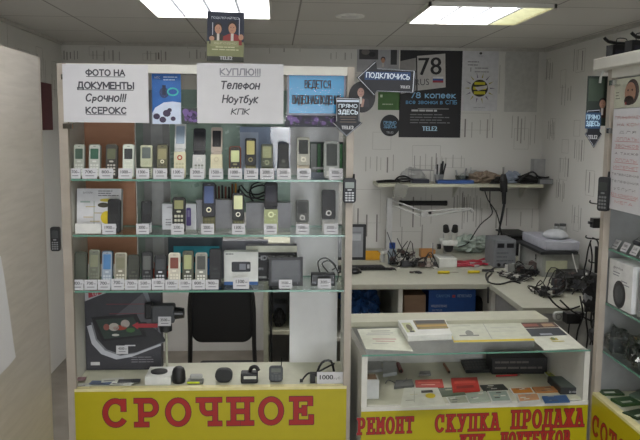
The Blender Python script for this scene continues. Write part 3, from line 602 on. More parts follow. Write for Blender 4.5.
m.mx = TR(p.x, 2.50, Z3+.0006); m.lathe((0, 0, 0), [(.018, 0), (.02, .02), (.008, .035)], 'a8452f', 10)
S(m, 'red_bow', 'small rust-red paper bow behind the lowest shelf phones', 'bow')
# ================================================================== BASE OF THE CASE
Zb = ZB+.0005
x0 = RY(82, 370, 2.49).x; x1 = RY(158, 370, 2.49).x; top = RY(110, 291, 2.50).z
def art_lg(m, w, h):
    m.prism([(-w*.5, h), (-w*.2, h), (-w*.2, h*.97), (-w*.5, h*.86)], 0, .001, 'a9a9ad'); m.prism([(-w*.45, h), (-w*.25, h), (-w*.28, h*.95), (-w*.45, h*.9)], .001, .0016, 'a02a38'); m.text('LG', -w*.36, h*.955, h*.04, 'paper', z=.002)
    m.prism([(-w*.1, h*.68), (w*.3, h*.98), (w*.46, h*.6), (w*.44, h*.5), (w*.3, h*.5)], 0, .0004, '5b5b60')
    m.box(-w*.22, w*.42, h*.82, h*.825, 0, .001, '8c2f3e'); m.box(-w*.18, w*.45, h*.70, h*.705, 0, .001, '8c2f3e')
    # swoosh bands
    for (r_, c) in ((0, 'b9bbc2'), (.045, '77797f'), (.06, '2b2b30')):
        pts = [(-w*.48, h*(.55)), (-w*.42, h*.33), (-w*.3, h*.2), (-w*.1, h*.13), (w*.1, h*.16), (w*.5, h*(.3))]
        pts = [(x+w*r_*1.2, y+h*r_) for x, y in pts]; m.prism(pts+[(w*.5, h*.45), (w*.3, h*.6), (-w*.3, h*.6)], .0002+r_*.01, .0008+r_*.01, c)
    m.prism([(w*.25, h), (w*.32, h), (w*.5, h*.45), (w*.5, h*.3), (w*.44, h*.62)], .0003, .001, '777a82')
    m.prism([(-w*.42, h*.66), (w*.18, h*.70), (w*.32, h*.42), (-w*.28, h*.36)], .0015, .003, '17181c')
    m.prism([(-w*.36, h*.63), (w*.14, h*.66), (w*.25, h*.44), (-w*.25, h*.39)], .003, .0034, '2c3a34')
    for (x, y, a, b, c) in ((-.12, .54, .07, .05, 'b9b0a8'), (.03, .58, .06, .05, 'b5aaa4'), (-.04, .53, .09, .03, 'a4402f'), (-.22, .54, .04, .04, '8a5048'), (.1, .5, .06, .03, '3f6a3a'), (-.1, .44, .05, .015, 'c4c4bc')): m.disc(w*x, h*y, w*a, h*b, .0034, .0038, c, 14)
    m.prism([(w*.12, h*.56), (w*.2, h*.6), (w*.2, h*.58), (w*.46, h*.58), (w*.46, h*.53), (w*.2, h*.53), (w*.2, h*.51)], .0036, .004, 'b0303a')
    m.box(w*.02, w*.16, h*.3, h*.315, .004, .0044, 'c9c9cc'); m.lines(w*.1, w*.45, h*.16, 3, h*.03, h*.008, '8a8a90', 5); m.box(-w*.44, -w*.32, h*.06, h*.1, 0, .001, 'c4c4c4')
t = sheetbox('gadget_carton', 'big dark box picturing a portable player with a red arrow, bottom of the case', 'box', 84, 160, 291, 2.485, Zb, .05, '39393f', art_lg, tilt=.03)
tag('small white price card stuck on the big dark box', 116, 128, 346, 354, 2.482, '4500', group='price cards in the bottom of the case')
# camcorder on a stand
t = T('camcorder', 'dark grey camcorder on a slim stand beside the big dark box', 'camcorder', (RY(166, 372, 2.45).x, 2.45, Zb))
g = RY(166, 313, 2.45); x0 = RY(152, 313, 2.45).x; x1 = RY(175, 313, 2.45).x
m = M(); m.box(x0, x1, 2.43, 2.475, RY(166, 322, 2.45).z, RY(166, 304, 2.45).z, '4a4c50'); m.build('body', t, bevel=.006)
m = M(); m.cyl((x1, 2.45, g.z), (RY(184, 313, 2.45).x, 2.45, g.z), .021, 'black', 18, .017); m.build('lens', t)
m = M(); m.box(RY(145, 300, 2.45).x, x0+.002, 2.435, 2.47, RY(150, 318, 2.45).z, RY(150, 303, 2.45).z, '1b1c1e'); m.build('eyepiece', t, bevel=.004)
m = M(); m.lathe((g.x, 2.445, RY(166, 332, 2.45).z), [(.006, 0), (.02, .006), (.02, .03), (.012, .035)], '222326', 14); m.build('hand_grip', t)
m = M(); m.cyl((g.x, 2.45, Zb+.004), (g.x, 2.45, RY(166, 330, 2.45).z), .004, 'a9aa96', 10); m.build('stand_pole', t)
m = M(); m.lathe((g.x, 2.45, Zb), [(.03, 0), (.03, .004), (.006, .008)], 'mid_grey', 16); m.build('stand_foot', t)
tag('white price card hanging on the dark camcorder', 158, 171, 317, 326, 2.422, '3500', group='price cards in the bottom of the case')
# white box with round black opening
a = RY(145, 390, 2.335); b = RY(169, 390, 2.335); zt = RY(157, 377, 2.335).z
t = T('lens_box', 'small white carton with a dark round opening on top, bottom of case', 'box', ((a.x+b.x)/2, 2.36, Zb))
m = M(); m.box(a.x, b.x+.006, 2.335, 2.44, Zb, zt, 'd3d4d0'); m.build('body', t)
m = M(TR((a.x+b.x)/2, 2.385, zt)); m.lathe((0, 0, 0), [(.027, 0), (.027, .004), (.023, .005)], '1c1d1a', 20); m.build('round_opening', t)
def base_item(px, py, Y=2.36): p = RY(px, py, Y); return p.x
# dark cap
x = base_item(179, 385, 2.36); m = M(); m.lathe((x, 2.36, Zb), [(.02, 0), (.022, .012), (.021, .035), (.017, .046), (.010, .051)], '1d1e1e', 16); S(m, 'speaker_cylinder', 'dark rounded cylinder beside the white carton, bottom of case', 'gadget', smooth=True)
t = T('wrist_gadget', 'small silver gadget with yellow-green stripe, bottom of case', 'gadget', (base_item(196, 385), 2.35, Zb)); x = base_item(196, 385)
m = M(); m.box(x-.026, x+.026, 2.335, 2.365, Zb, Zb+.012, '6a6c66'); m.build('body', t, bevel=.004)
m = M(); m.box(x-.026, x+.014, 2.3335, 2.335, Zb+.003, Zb+.009, 'b8cc22'); m.build('stripe', t)
m = M(); m.rbox(0, 0, .04, .022, .014, .006, '8f918c') if 0 else m.box(x-.018, x+.022, 2.342, 2.362, Zb+.012, Zb+.028, '9a9c98'); m.build('screen', t, bevel=.005)
x = base_item(224, 385, 2.36); m = M(TR(x, 2.36, Zb) @ UP); m.rbox(0, .022, .056, .044, .028, .021, '1f2123', -.014, 6)
S(m, 'leather_pouch', 'dark round-topped pouch standing in bottom of case', 'pouch', bevel=.004, smooth=False)
t = T('charger', 'black charger block with white label and thick coiled plug', 'charger', (base_item(250, 385), 2.36, Zb)); x = base_item(250, 385)
m = M(); m.box(x-.029, x+.026, 2.335, 2.375, Zb, Zb+.034, '1d1e20'); m.build('body', t, bevel=.005)
m = M(); m.box(x-.019, x+.021, 2.3343, 2.3355, Zb+.016, Zb+.025, 'c3c4bb'); m.build('label', t)
m = M(); m.tube([(x, 2.355, Zb+.032), (x+.005, 2.355, Zb+.047), (x+.02, 2.352, Zb+.05), (x+.028, 2.35, Zb+.038)], .0065, 'black', 8); m.build('cord', t)
phone('old grey phone with whip antenna standing in bottom of case', 'candy', 269, 283, 367, 2.352, Zb, '35383a', '3c4042', '5a5f58', '4c5052', None, extra='whip', sf=(.6, .85))
m = M(); xx = base_item(310, 385); m.tube([(xx-.028, 2.34, Zb+.005), (xx-.02, 2.34, Zb+.018), (xx-.005, 2.345, Zb+.03), (xx+.02, 2.35, Zb+.03), (xx+.05, 2.352, Zb+.045), (xx+.08, 2.38, Zb+.05)], .003, 'black')
m.box(xx-.001, xx+.016, 2.335, 2.36, Zb, Zb+.03, 'black'); m.cyl((xx-.034, 2.34, Zb+.007), (xx-.024, 2.34, Zb+.007), .006, 'black', 8); m.tube([(xx+.02, 2.39, Zb+.004), (xx+.04, 2.39, Zb+.05), (xx+.07, 2.39, Zb+.055), (xx+.08, 2.39, Zb+.02)], .004, 'black'); S(m, 'power_adapter', 'black adapter and cords behind the large price card', 'adapter')
a = RY(317, 372, 2.325); b = RY(343, 388, 2.325); t = T('price_card', 'large white price card reading 1000, right end of case bottom', 'price card', ((a.x+b.x)/2, 2.325, Zb))
m = M(FY(2.325)); m.box(a.x, b.x, Zb, a.z, 0, .001, 'paper'); m.build('card', t); m = M(FY(2.324)); w = b.x-a.x; m.text('1000', a.x+w*.36, (Zb+a.z)/2+.003, .015, 'print_black', w=w*.5, off=.02); m.text('руб', a.x+w*.76, (Zb+a.z)/2, .008, 'print_grey', w=w*.24); m.build('lettering', t)
for i, (px0, px1, py, c, rz) in enumerate(((78, 92, 386, 'b9bcb4', .3), (90, 112, 388, '5a6a86', -.1), (100, 122, 384, 'c4c7bd', .2), (112, 134, 387, 'd4d6ce', -.15), (118, 140, 389, '3c3e40', .05), (72, 84, 389, '8d6a70', .1))):
    a = RY(px0, py, 2.35); b = RY(px1, py, 2.35); yy = 2.335+.02*(i % 3); m = M(TR((a.x+b.x)/2, yy, Zb+.0016*(i)+.0003, rz)); w = b.x-a.x; m.box(-w/2, w/2, -.016, .016, 0, .0015, c); m.box(-w*.4, w*.1, -.01, -.004, .0015, .0019, 'print_grey')
    S(m, 'business_card', ['pale', 'blue', 'greenish white', 'white', 'black', 'mauve'][i]+' flat card lying in the bottom left of the case', 'card', group='cards lying before the big dark box')
# ================================================================== SIGNS ON THE CASE
def person_bust(m, cx, cy, s, shirt, hair, z, skin='b98a70'):
    m.prism([(cx-s*.9, cy-s*1.5), (cx-s*.8, cy-s*.75), (cx-s*.25, cy-s*.5), (cx+s*.25, cy-s*.5), (cx+s*.8, cy-s*.75), (cx+s*.9, cy-s*1.5)], z, z+.0004, shirt)
    m.box(cx-s*.12, cx+s*.12, cy-s*1.2, cy-s*.4, z+.0004, z+.0006, 'c9c4bc'); m.disc(cx, cy+s*.12, s*.42, s*.5, z+.0005, z+.0007, hair, 18); m.disc(cx, cy-s*.05, s*.34, s*.46, z+.0007, z+.001, skin, 18)
    for k in (-.13, .13): m.disc(cx+s*k, cy+s*.05, s*.05, s*.03, z+.001, z+.0012, '2a2020', 8)
    m.box(cx-s*.02, cx+s*.02, cy-s*.12, cy, z+.001, z+.0012, 'a87860'); m.box(cx-s*.1, cx+s*.1, cy-s*.25, cy-s*.22, z+.001, z+.0012, '7a4038')
def sign(name, label, cat, x0, y0, x1, y1, Y, col, th=.0012, frame=None, art=None, parent=None, group=None, rot=0):
    """upright sheet; x,y are where its corners are seen; art draws in (0..w, 0..h)"""
    ym = (y0+y1)/2; xm = (x0+x1)/2; xa = RY(x0, ym, Y).x; xb = RY(x1, ym, Y).x; za = RY(xm, y1, Y).z; zb = RY(xm, y0, Y).z
    w, h = xb-xa, zb-za; t = T(name, label, cat, ((xa+xb)/2, Y, za), group=group); F = TR((xa+xb)/2, Y, (za+zb)/2, ry=rot) @ UP @ TR(-w/2, -h/2, 0)
    m = M(F); m.box(0, w, 0, h, -th, 0, col); m.build('sheet' if not frame else 'board', t)
    if frame:
        m = M(F); f = frame[1]
        for b in ((-f, 0, -f, h+f), (w, w+f, -f, h+f), (0, w, -f, 0), (0, w, h, h+f)): m.box(b[0], b[1], b[2], b[3], -th, .002, frame[0])
        m.build('frame', t)
    if art:
        m = M(F); art(m, w, h); m.build('printing', t)
    return t
def utext(m, s, cx, cy, h, mt, w, ul=True, shear=0, off=.042):
    m.text(s, cx, cy, h, mt, w=w, shear=shear, off=off)
    if ul: m.box(cx-w/2, cx+w/2, cy-h*.8, cy-h*.68, 0, .0006, mt)
mat('faded_print', '45454c', .7); mat('faded_light', '85858e', .7)
def a1(m, w, h):
    utext(m, 'ФОТО НА', w*.5, h*.86, h*.095, 'faded_print', w*.45); utext(m, 'ДОКУМЕНТЫ', w*.5, h*.64, h*.105, 'faded_print', w*.65)
    utext(m, 'Срочно!!!', w*.5, h*.43, h*.12, 'faded_print', w*.46, False, .35, .03); utext(m, 'КСЕРОКС', w*.5, h*.21, h*.1, 'faded_print', w*.47)
sign('paper_sign', 'white paper sign with four underlined lines, top left of the tall case', 'paper sign', 63, 64.5, 148.5, 122.5, 2.297, 'paper', art=a1)
def a2(m, w, h):
    utext(m, 'КУПЛЮ!!!', w*.5, h*.86, h*.1, 'faded_light', w*.46, True, 0, .03); utext(m, 'Телефон', w*.5, h*.64, h*.12, 'faded_print', w*.44, False, .35, .024)
    utext(m, 'Ноутбук', w*.5, h*.41, h*.12, 'faded_print', w*.4, False, .35, .024); utext(m, 'КПК', w*.5, h*.2, h*.09, 'faded_print', w*.2, False, .35, .024)
sign('paper_sign', 'white paper sign with italic lines beside the blue framed sign', 'paper sign', 197, 63.5, 283.5, 123.5, 2.297, 'paper', art=a2)
def a3(m, w, h):
    m.text('ВЕДЕТСЯ', w*.52, h*.72, h*.18, '0a1820', w=w*.46, off=.012); m.text('ВИДЕОНАБЛЮДЕНИЕ', w*.5, h*.34, h*.2, '0a1820', w=w*.86, off=.012)
mat('blue_print', '1b86bb', .25, var=.04)
sign('surveillance_sign', 'blue framed sign with two dark lines at top of the tall case', 'sign', 289, 73, 344, 113.5, 2.312, 'blue_print', frame=('8a8c98', .006), art=a3)
def a4(m, w, h):
    m.box(0, w, h*.93, h, 0, .0005, '14304e'); m.text('МТС', w*.2, h*.86, h*.035, 'paper'); m.lines(w*.4, w*.9, h*.88, 2, h*.05, h*.02, 'a9c4e0', 2)
    m.disc(w*.42, h*.58, w*.16, h*.1, 0, .0005, '243a66'); m.disc(w*.72, h*.6, w*.2, h*.08, 0, .0006, '35b0a8'); m.disc(w*.72, h*.6, w*.15, h*.05, .0006, .0008, '1c4d9c'); m.box(w*.36, w*.48, h*.54, h*.72, .0005, .001, '16243f')
    m.prism([(0, 0), (w, 0), (w, h*.4), (w*.7, h*.42), (w*.4, h*.4), (w*.1, h*.3), (0, h*.2)], 0, .0004, 'c6d2e6')
    for (x, y, r) in ((.15, .14, .12), (.5, .2, .14), (.36, .08, .12), (.72, .1, .09), (.6, .26, .08)): m.disc(w*x, h*y, w*r, w*r*.9, .0004, .0007+r*.001, '3b2f4c', 9)
sign('blue_leaflet', 'blue leaflet with a phone and white foot between the two paper signs', 'leaflet', 152, 70, 181, 124, 2.33, '1f5fa8', art=a4)
# flowered film behind the glass
def florals(m, w, h):
    rnd = random.Random(8)
    for k in range(40): m.disc(rnd.uniform(.01, w-.01), rnd.uniform(.01, h-.01), rnd.uniform(.004, .012), rnd.uniform(.004, .009), 0, .0002+k*1e-5, rnd.choice(['3a2750', '5c3f78', '251a3c', '2a4034', '6f5590', '3f2a5a']), 8)
sign('flowered_strip', 'dark purple flowered strip under the blue surveillance sign', 'paper strip', 285, 114.5, 346, 127, 2.32, '1f2030', art=florals)
sign('flowered_strip', 'dark purple flowered strip beside the blue leaflet in the tall case', 'paper strip', 182, 108, 198, 124, 2.32, '35403a', art=florals)
# ---- two-man advert on top of the case
def a5(m, w, h):
    m.box(0, w, h*.4, h, 0, .0004, '162036'); m.box(0, w, 0, h*.4, 0, .0004, '7d8058'); m.box(0, w, 0, h*.1, .0004, .0006, '2a2a22'); m.box(w*.14, w*.16, h*.42, h*.78, .0004, .0006, 'b9bcc8'); m.box(w*.86, w*.88, h*.42, h*.88, .0004, .0006, 'b9bcc8')
    m.text('ПОДКЛЮЧАЙТЕСЬ', w*.5, h*.88, h*.04, 'dfe6f2', w=w*.76, z=.001)
    person_bust(m, w*.3, h*.66, w*.27, '2a2624', '261a16', .0006); person_bust(m, w*.68, h*.68, w*.3, '8c2c2c', '261a16', .0008)
    m.disc(w*.13, h*.46, w*.07, h*.05, .0012, .0015, 'b98a70', 12); m.disc(w*.92, h*.5, w*.07, h*.06, .0012, .0015, 'b98a70', 12)
    m.box(w*.1, w*.86, h*.3, h*.42, .0018, .002, '8e9068'); m.text('ВЫГОДНО', w*.5, h*.37, h*.035, 'd2c9b0', w=w*.6, z=.0022); m.lines(w*.12, w*.88, h*.3, 2, h*.05, h*.02, 'c0c09a', 4, .0008, True); m.text('TELE2', w*.52, h*.07, h*.07, 'paper', w=w*.34, z=.001, off=.03)
sign('advert_stand', 'small upright advert with two men, one in red, on top of the tall case', 'advert', 207, 12, 244, 61.5, 2.36, '20242c', th=.004, art=a5, rot=.02)
# ---- arrow signs
def poly(points, Y): return [q(a, b, Y) for a, b in points]
def arrow(name, label, pts, Y, inner, texts, th=.003):
    P = poly(pts, Y); cx = sum(p[0] for p in P)/len(P); cz = sum(p[1] for p in P)/len(P)
    t = T(name, label, 'arrow sign', (cx, Y, min(p[1] for p in P))); F = FY(Y)
    m = M(F); m.prism(P, -th, 0, '12151d'); m.build('board', t)
    def sc_(k): return [(cx+(p[0]-cx)*k, cz+(p[1]-cz)*k) for p in P]
    m = M(F); m.prism(sc_(.955), 0, .0004, 'd8dce4'); m.prism(sc_(.93), .0004, .0008, '14171f'); m.build('border', t, label='thin white outline')
    m = M(F); texts(m, cx, cz); m.build('lettering', t); return t
Ya = 2.27
def ta(m, cx, cz):
    a = q(366, 75, Ya); b = q(410, 75, Ya); c = q(0, 82, Ya); mid = q(388, 76, Ya); m.box(a[0]-.004, b[0]+.002, mid[1]-.012, mid[1]+.012, .0008, .001, '1d3a66')
    m.text('ПОДКЛЮЧИСЬ', mid[0], mid[1], .014, 'dde9f5', w=(b[0]-a[0])*.98, z=.0012, rot=-.04, off=.02); k = q(405, 87, Ya); m.text('TELE2', k[0], k[1], .008, 'paper', z=.0012, off=.03)
arrow('arrow_sign', 'black arrow sign pointing sideways, hung on the tall case post', [(356.5, 77.5), (375.5, 60.5), (376.5, 68), (416, 70.5), (414.5, 93), (376, 91.5), (374, 96)], Ya, None, ta)
def tb(m, cx, cz):
    k = q(348, 101, 2.262); m.box(k[0]-.034, k[0]+.034, k[1]-.003, k[1]+.003, .0008, .0011, 'c8d6e6')
    k = q(348, 106, 2.262); m.text('ПРЯМО', k[0], k[1], .010, 'dbe8f4', w=.055, z=.0012, off=.02); k = q(348, 112, 2.262); m.text('ЗДЕСЬ', k[0], k[1], .012, 'dbe8f4', w=.058, z=.0012, off=.03)
    for y, w in ((117, .05), (119.5, .044), (122, .05)): k = q(348, y, 2.262); m.box(k[0]-w/2, k[0]+w/2, k[1]-.001, k[1]+.001, .0008, .0011, '6a5a50')
    k = q(347.5, 127.5, 2.262); m.text('TELE2', k[0], k[1], .010, 'paper', w=.036, z=.0012, off=.03)
arrow('arrow_sign', 'black arrow sign pointing down, hung on the tall case post', [(336, 97), (360, 98), (359.7, 121.5), (362.5, 123), (346.5, 137), (332, 123), (336, 121.5)], 2.262, None, tb)
Yr = RX(594, 130, 1.012).y
def fx(px, py, X): p = RX(px, py, X); return (-p.y, p.z)
# round cut-out of a man in dark clothes
t = T('cutout_picture', 'round cut-out picture of a man in dark clothes behind the two arrow signs', 'picture', (RY(362, 97, 2.29).x, 2.29, RY(362, 112, 2.29).z)); k = q(362, 97, 2.29); m = M(FY(2.29)); m.disc(k[0], k[1], .041, .047, -.002, 0, '1c1a1d', 28); m.build('board', t)
m = M(FY(2.29)); person_bust(m, k[0]-.004, k[1]+.015, .030, '2b272e', '241b1b', .0002, 'a98478'); m.prism([(k[0]-.004, k[1]-.03), (k[0]+.004, k[1]-.03), (k[0]+.008, k[1]-.008), (k[0]+.002, k[1]-.004)], .0012, .0016, 'a98478'); m.build('printing', t)
# ================================================================== BACKDROP BOARDS IN THE CASE
sign('backing_board', 'brown board closing the back of the tall case behind its left half', 'board', 82, 88, 135, 264, 2.575, 'brown_board', th=.012)
sign('backing_strip', 'tall grey strip beside the brown board behind the shelves', 'board', 137, 90, 170, 290, 2.58, '8a8a88', th=.01, art=lambda m, w, h: [m.box(w*a, w*b, 0, h, 0, .0005, c) for a, b, c in ((.0, .22, '77837a'), (.45, .8, 'a3a3a2'))])
def wrap(m, w, h):
    rnd = random.Random(5)
    for k in range(150):
        x = rnd.uniform(0, w*.96); y = rnd.uniform(0, h*.94); a = rnd.uniform(.004, .016); b = rnd.uniform(.004, .02); m.prism([(x, y), (min(w, x+a), y+b*.3), (min(w, x+a*.7), min(h, y+b)), (max(0, x-a*.2), min(h, y+b*.6))], 0, .0002+k*2e-6, rnd.choice(['8fa89a', 'a9c0b2', '7a9486', 'b9cdc2', '93ac9c', '86a08c']))
sign('wrapping_paper', 'crinkled pale green sheet hung behind the middle of the tall case', 'sheet', 170, 90, 291, 212, 2.585, '95ac9e', art=wrap)
mat('dark_gloss', '31425c', .08, coat=.4)
sign('dark_poster', 'glossy dark blue poster behind the top shelf phones', 'poster', 240, 127, 301, 182, 2.555, 'dark_gloss', art=lambda m, w, h: (m.box(0, w*.5, 0, h, 0, .0005, '8fa0bc'), m.box(0, w*.3, h*.1, h*.9, .0005, .0008, 'b9c6da'), m.lines(w*.62, w*.95, h*.42, 2, h*.06, h*.02, 'a9b4c4', 6)))  # pale patches on the left half are a highlight painted onto the sheet
mat('white_board', 'e9e9e9', .5, var=.02)
sign('white_board', 'blank pale board standing upright at the back, right end of the tall case', 'board', 290, 122, 338, 372, 2.552, 'white_board', th=.008)
def grn(m, w, h):
    m.box(0, w, 0, h, 0, .0003, '2a3a30')
    for a, b, c in ((.05, .22, '8c8f8a'), (.25, .34, '46804e'), (.42, .5, '3a8a48'), (.68, .9, '2f7a40'), (.9, .98, '4a9a58')): m.box(w*a, w*b, h*.15, h*.95, .0003, .0006, c)
    m.box(0, w*.6, 0, h*.22, .0006, .001, '9aa0b0'); m.box(w*.1, w*.5, h*.3, h*.36, .0006, .001, 'c4c4c4')
sign('green_picture', 'dark green picture behind the wide silver phone, top shelf', 'picture', 309, 142, 343, 181, 2.535, '2a3a30', art=grn)
# ================================================================== POSTERS ON THE BACK WALL
YW = 5.447
def a78(m, w, h):
    m.prism([(w*.27, h*.9), (w*.72, h*.93), (w*.74, h*.56), (w*.29, h*.52)], 0, .001, 'b9b6b2'); m.prism([(w*.0, h*.84), (w*.25, h*.88), (w*.27, h*.52), (w*.02, h*.48)], 0, .001, '8f8d8a')
    m.text('78', w*.48, h*.79, h*.19, '141416', w=w*.36, rot=.05, off=.01, z=.0014); m.text('RUS', w*.36, h*.615, h*.07, '4a4a4e', w=w*.22, rot=.04, z=.0014)
    for k, c in enumerate(('d0d0d0', '2c4a90', 'a02a3a')): m.box(w*.53, w*.70, h*(.655-.022*k), h*(.677-.022*k), .001, .0014, c)
    m.text('78 копеек', w*.54, h*.47, h*.055, '8fc4e8', w=w*.72, off=.03); m.text('все звонки в СПБ', w*.52, h*.395, h*.04, '6aa8d6', w=w*.82, off=.02)
    m.box(w*.3, w*.8, h*.315, h*.325, 0, .0006, '8a8a8a'); m.lines(w*.2, w*.8, h*.31, 1, .1, h*.02, 'c0c0c0', 3); m.lines(w*.18, w*.85, h*.26, 4, h*.03, h*.01, '77777a', 9); m.text('TELE2', w*.5, h*.1, h*.05, 'b8dcf0', w=w*.24, off=.03)
sign('price_poster', 'large black poster with a 78 RUS number plate on the back wall', 'poster', 399.5, 47, 461.5, 137.5, YW, '151518', art=a78)
def abee(m, w, h):
    cx, cy, r = w*.5, h*.37, w*.23
    m.disc(cx, cy, r, r, 0, .0008, '2b2718', 26)
    for y0, y1, x in ((.45, .9, .8), (-.2, .2, .98), (-.8, -.45, .85)): m.box(cx-r*x*.8, cx+r*x*.8, cy+r*y0*.9, cy+r*y1*.8, .0008, .0012, 'c9bf2a')
    m.prism([(cx-r*.6, cy+r*.1), (cx+r*.9, cy+r*.35), (cx+r*.9, cy-.0), (cx-r*.2, cy-r*.3)], .0012, .0016, 'c9c6c0')
    for k in range(14):
        a = 2*pi*k/14; c = '9a9020' if k % 2 else '5f5470'; m.mx = m.mx; x, y = cx+cos(a)*r*1.55, cy+sin(a)*r*1.55; m.prism([(x-cos(a)*r*.32-sin(a)*r*.07, y-sin(a)*r*.32+cos(a)*r*.07), (x+cos(a)*r*.32, y+sin(a)*r*.32), (x-cos(a)*r*.32+sin(a)*r*.07, y-sin(a)*r*.32-cos(a)*r*.07)], 0, .0008, c)
    m.disc(w*.5, h*.93, w*.04, h*.02, 0, .0008, '3a3a3a', 10); m.text('билайн', w*.5, h*.89, h*.015, 'print_grey'); m.text('1', w*.24, h*.67, h*.07, '3a3a3a'); m.lines(w*.15, w*.6, h*.8, 2, h*.05, h*.014, 'print_grey', 3); m.lines(w*.35, w*.9, h*.7, 2, h*.06, h*.012, 'print_grey', 7); m.text('www.beeline.ru', w*.5, h*.06, h*.02, 'print_grey')
sign('sun_poster', 'white poster with a yellow and black striped ball ringed by rays', 'poster', 461.8, 49, 498, 111, YW, 'cdcdd0', art=abee)
def appl(m, w, h):
    m.box(w*.05, w*.5, h*.5, h*.95, 0, .0006, '3c3a3c'); person_bust(m, w*.62, h*.48, w*.13, 'a8a8ac', '2a2220', .001); m.disc(w*.2, h*.8, w*.1, h*.12, .0006, .001, '6a6460', 12); m.box(w*.8, w*.95, h*.3, h*.9, 0, .0006, '333336'); m.disc(w*.36, h*.7, w*.08, h*.1, .0006, .001, '222226', 12)
sign('people_poster', 'pale advert with small figures above the sideways arrow sign, back wall', 'poster', 357, 47, 399, 72, YW, 'a3a3a6', art=appl)
sign('green_card', 'green card on the back wall under the sideways arrow sign', 'card', 378, 92, 400, 110, YW, '3f6a2c', art=lambda m, w, h: (m.box(w*.1, w*.2, h*.7, h*.85, 0, .0006, 'b8c8a8'), m.lines(w*.2, w*.9, h*.35, 1, .1, h*.06, 'a8b898', 3)))
t = T('round_sign', 'round black sign with blue lettering left of the 78 poster', 'sign', (RY(390, 136, YW).x, YW, RY(390, 137, YW).z)); k = q(390, 125.5, YW); m = M(FY(YW)); m.disc(k[0], k[1], .072, .078, -.002, 0, '15171c', 28); m.build('board', t)
m = M(FY(YW)); m.text('ПРЯМО', k[0], k[1]+.02, .02, '7fb4da', w=.09, off=.02); m.text('ЗДЕСЬ', k[0], k[1]-.006, .022, '7fb4da', w=.09, off=.02); m.text('TELE2', k[0], k[1]-.05, .014, 'c8ccd0'); m.build('lettering', t)
sign('blank_sheet', 'plain white sheet on the back wall beside the striped ball poster', 'sheet', 505, 52, 538, 112, YW, 'bdbdb9')
sign('hanging_note', 'grey note hanging tilted from the wall shelf edge', 'note', 394, 184, 407, 196.5, 5.13, '85857c', rot=.25)
# red poster on left wall
a = RX(41, 82, XL+.002); b = RX(53, 130, XL+.002); m = M(Matrix(((0, 0, 1, XL+.0008), (1, 0, 0, 0), (0, 1, 0, 0), (0, 0, 0, 1)))); m.box(a.y, b.y, b.z, a.z, 0, .002, '5a1e26'); S(m, 'red_poster', 'dark red poster on the side wall seen between cupboard and tall case', 'poster')
# phone hanging on each case edge
t = phone('old black dummy phone with antenna hung on the tall case right post', 'candy', 343, 356, 178, 2.285, RY(349, 203, 2.285).z, '1b1d22', '24262c', '8f9894', 'c4c8cc', None, extra='antenna', sf=(.6, .84), tilt=0, group=None)
t = phone('old black dummy phone with antenna hung on the right display case corner', 'candy', 0, 1, 0, 0, 0, '17181a', '222426', '2e3230', '6a6c6c', None, extra='antenna', sf=(.6, .84), tilt=0, mx=((1.004, 2.235, RY(605, 211, 2.235).z), .105, .036, -.9))
t = phone('black phone hung beside the tall case, near the cupboard edge', 'candy', 50.5, 60, 227, 2.27, RY(56, 251, 2.27).z, '121314', '1b1c1e', '3a3d3e', '8a8c8e', None, tilt=0)
# ================================================================== DESK
DZ = .77
t = T('work_desk', 'long white work desk with open compartments below, along the back wall', 'desk', (1.1, 4.8, 0))
m = M(); m.prism([(.12, 4.16), (1.228, 4.16), (1.228, 3.585), (XR-.005, 3.585), (XR-.005, YB-.005), (.12, YB-.005)], DZ-.03, DZ, 'desk_top_white'); m.build('desk_top', t, bevel=.002)
xd = RY(400.5, 300, 4.18).x
for x in (.12, xd-.012, 1.244):
    m = M(); m.box(x, x+.024, 4.18, 4.95, 0, DZ-.03, 'white_laminate'); m.build('upright', t)
m = M(); m.box(.144, 1.268, 4.93, 4.95, .0, DZ-.03, 'a8a89e'); m.build('back_panel', t)
m = M(); m.box(.144, xd-.012, 4.2, 4.93, .43, .45, 'white_laminate').box(xd+.012, 1.244, 4.2, 4.93, .43, .45, 'white_laminate'); m.build('lower_board', t)
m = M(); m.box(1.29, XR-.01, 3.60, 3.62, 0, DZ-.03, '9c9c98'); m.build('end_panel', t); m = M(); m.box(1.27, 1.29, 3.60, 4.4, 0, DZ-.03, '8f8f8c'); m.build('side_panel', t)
LZ = .4505
p = RY(372, 300, 4.5); m = M(); m.blob((p.x-.07, 4.5, LZ+.11), (.12, .15, .12), 'blue_bag', 3, .45, 2.5, 36, LZ); m.blob((p.x-.05, 4.42, LZ+.05), (.10, .11, .06), 'blue_bag', 5, .5, 3, 30, LZ); S(m, 'blue_bag', 'crumpled blue plastic bag in the left compartment under the desk', 'bag', smooth=False)
def cbox(name, label, x0, x1, y0, Y, zb, dep, col, art=None, cat='box'):
    a = RY(x0, y0, Y); b = RY(x1, y0, Y); t = T(name, label, cat, ((a.x+b.x)/2, Y+dep/2, zb)); m = M(); m.box(a.x, b.x, Y, Y+dep, zb, a.z, col); m.build('body', t, bevel=.002)
    if art: m = M(FY(Y-.0003) @ TR(a.x, zb, 0)); art(m, b.x-a.x, a.z-zb); m.build('printing', t)
    return t
cbox('cardboard_box', 'brown cardboard box under the desk beside the divider', 404, 426, 295, 4.3, LZ, .3, 'card_board')
def abl(m, w, h):
    m.text('CANYON', w*.3, h*.86, h*.07, '6a9ad0', w=w*.28); m.box(w*.5, w*.56, h*.82, h*.88, 0, .0006, 'b04a50'); m.text('KEYBOARD', w*.76, h*.86, h*.07, '9ab8dc', w=w*.3); m.text('WIRELESS KEYBOARD', w*.22, h*.62, h*.06, 'c0cce0', w=w*.34); m.text('AND MOUSE', w*.18, h*.52, h*.05, 'a0b0d0', w=w*.22)
cbox('blue_carton', 'big blue carton with pale lettering under the desk', 429, 476, 290, 4.3, LZ, .35, '1b4e9a', abl)
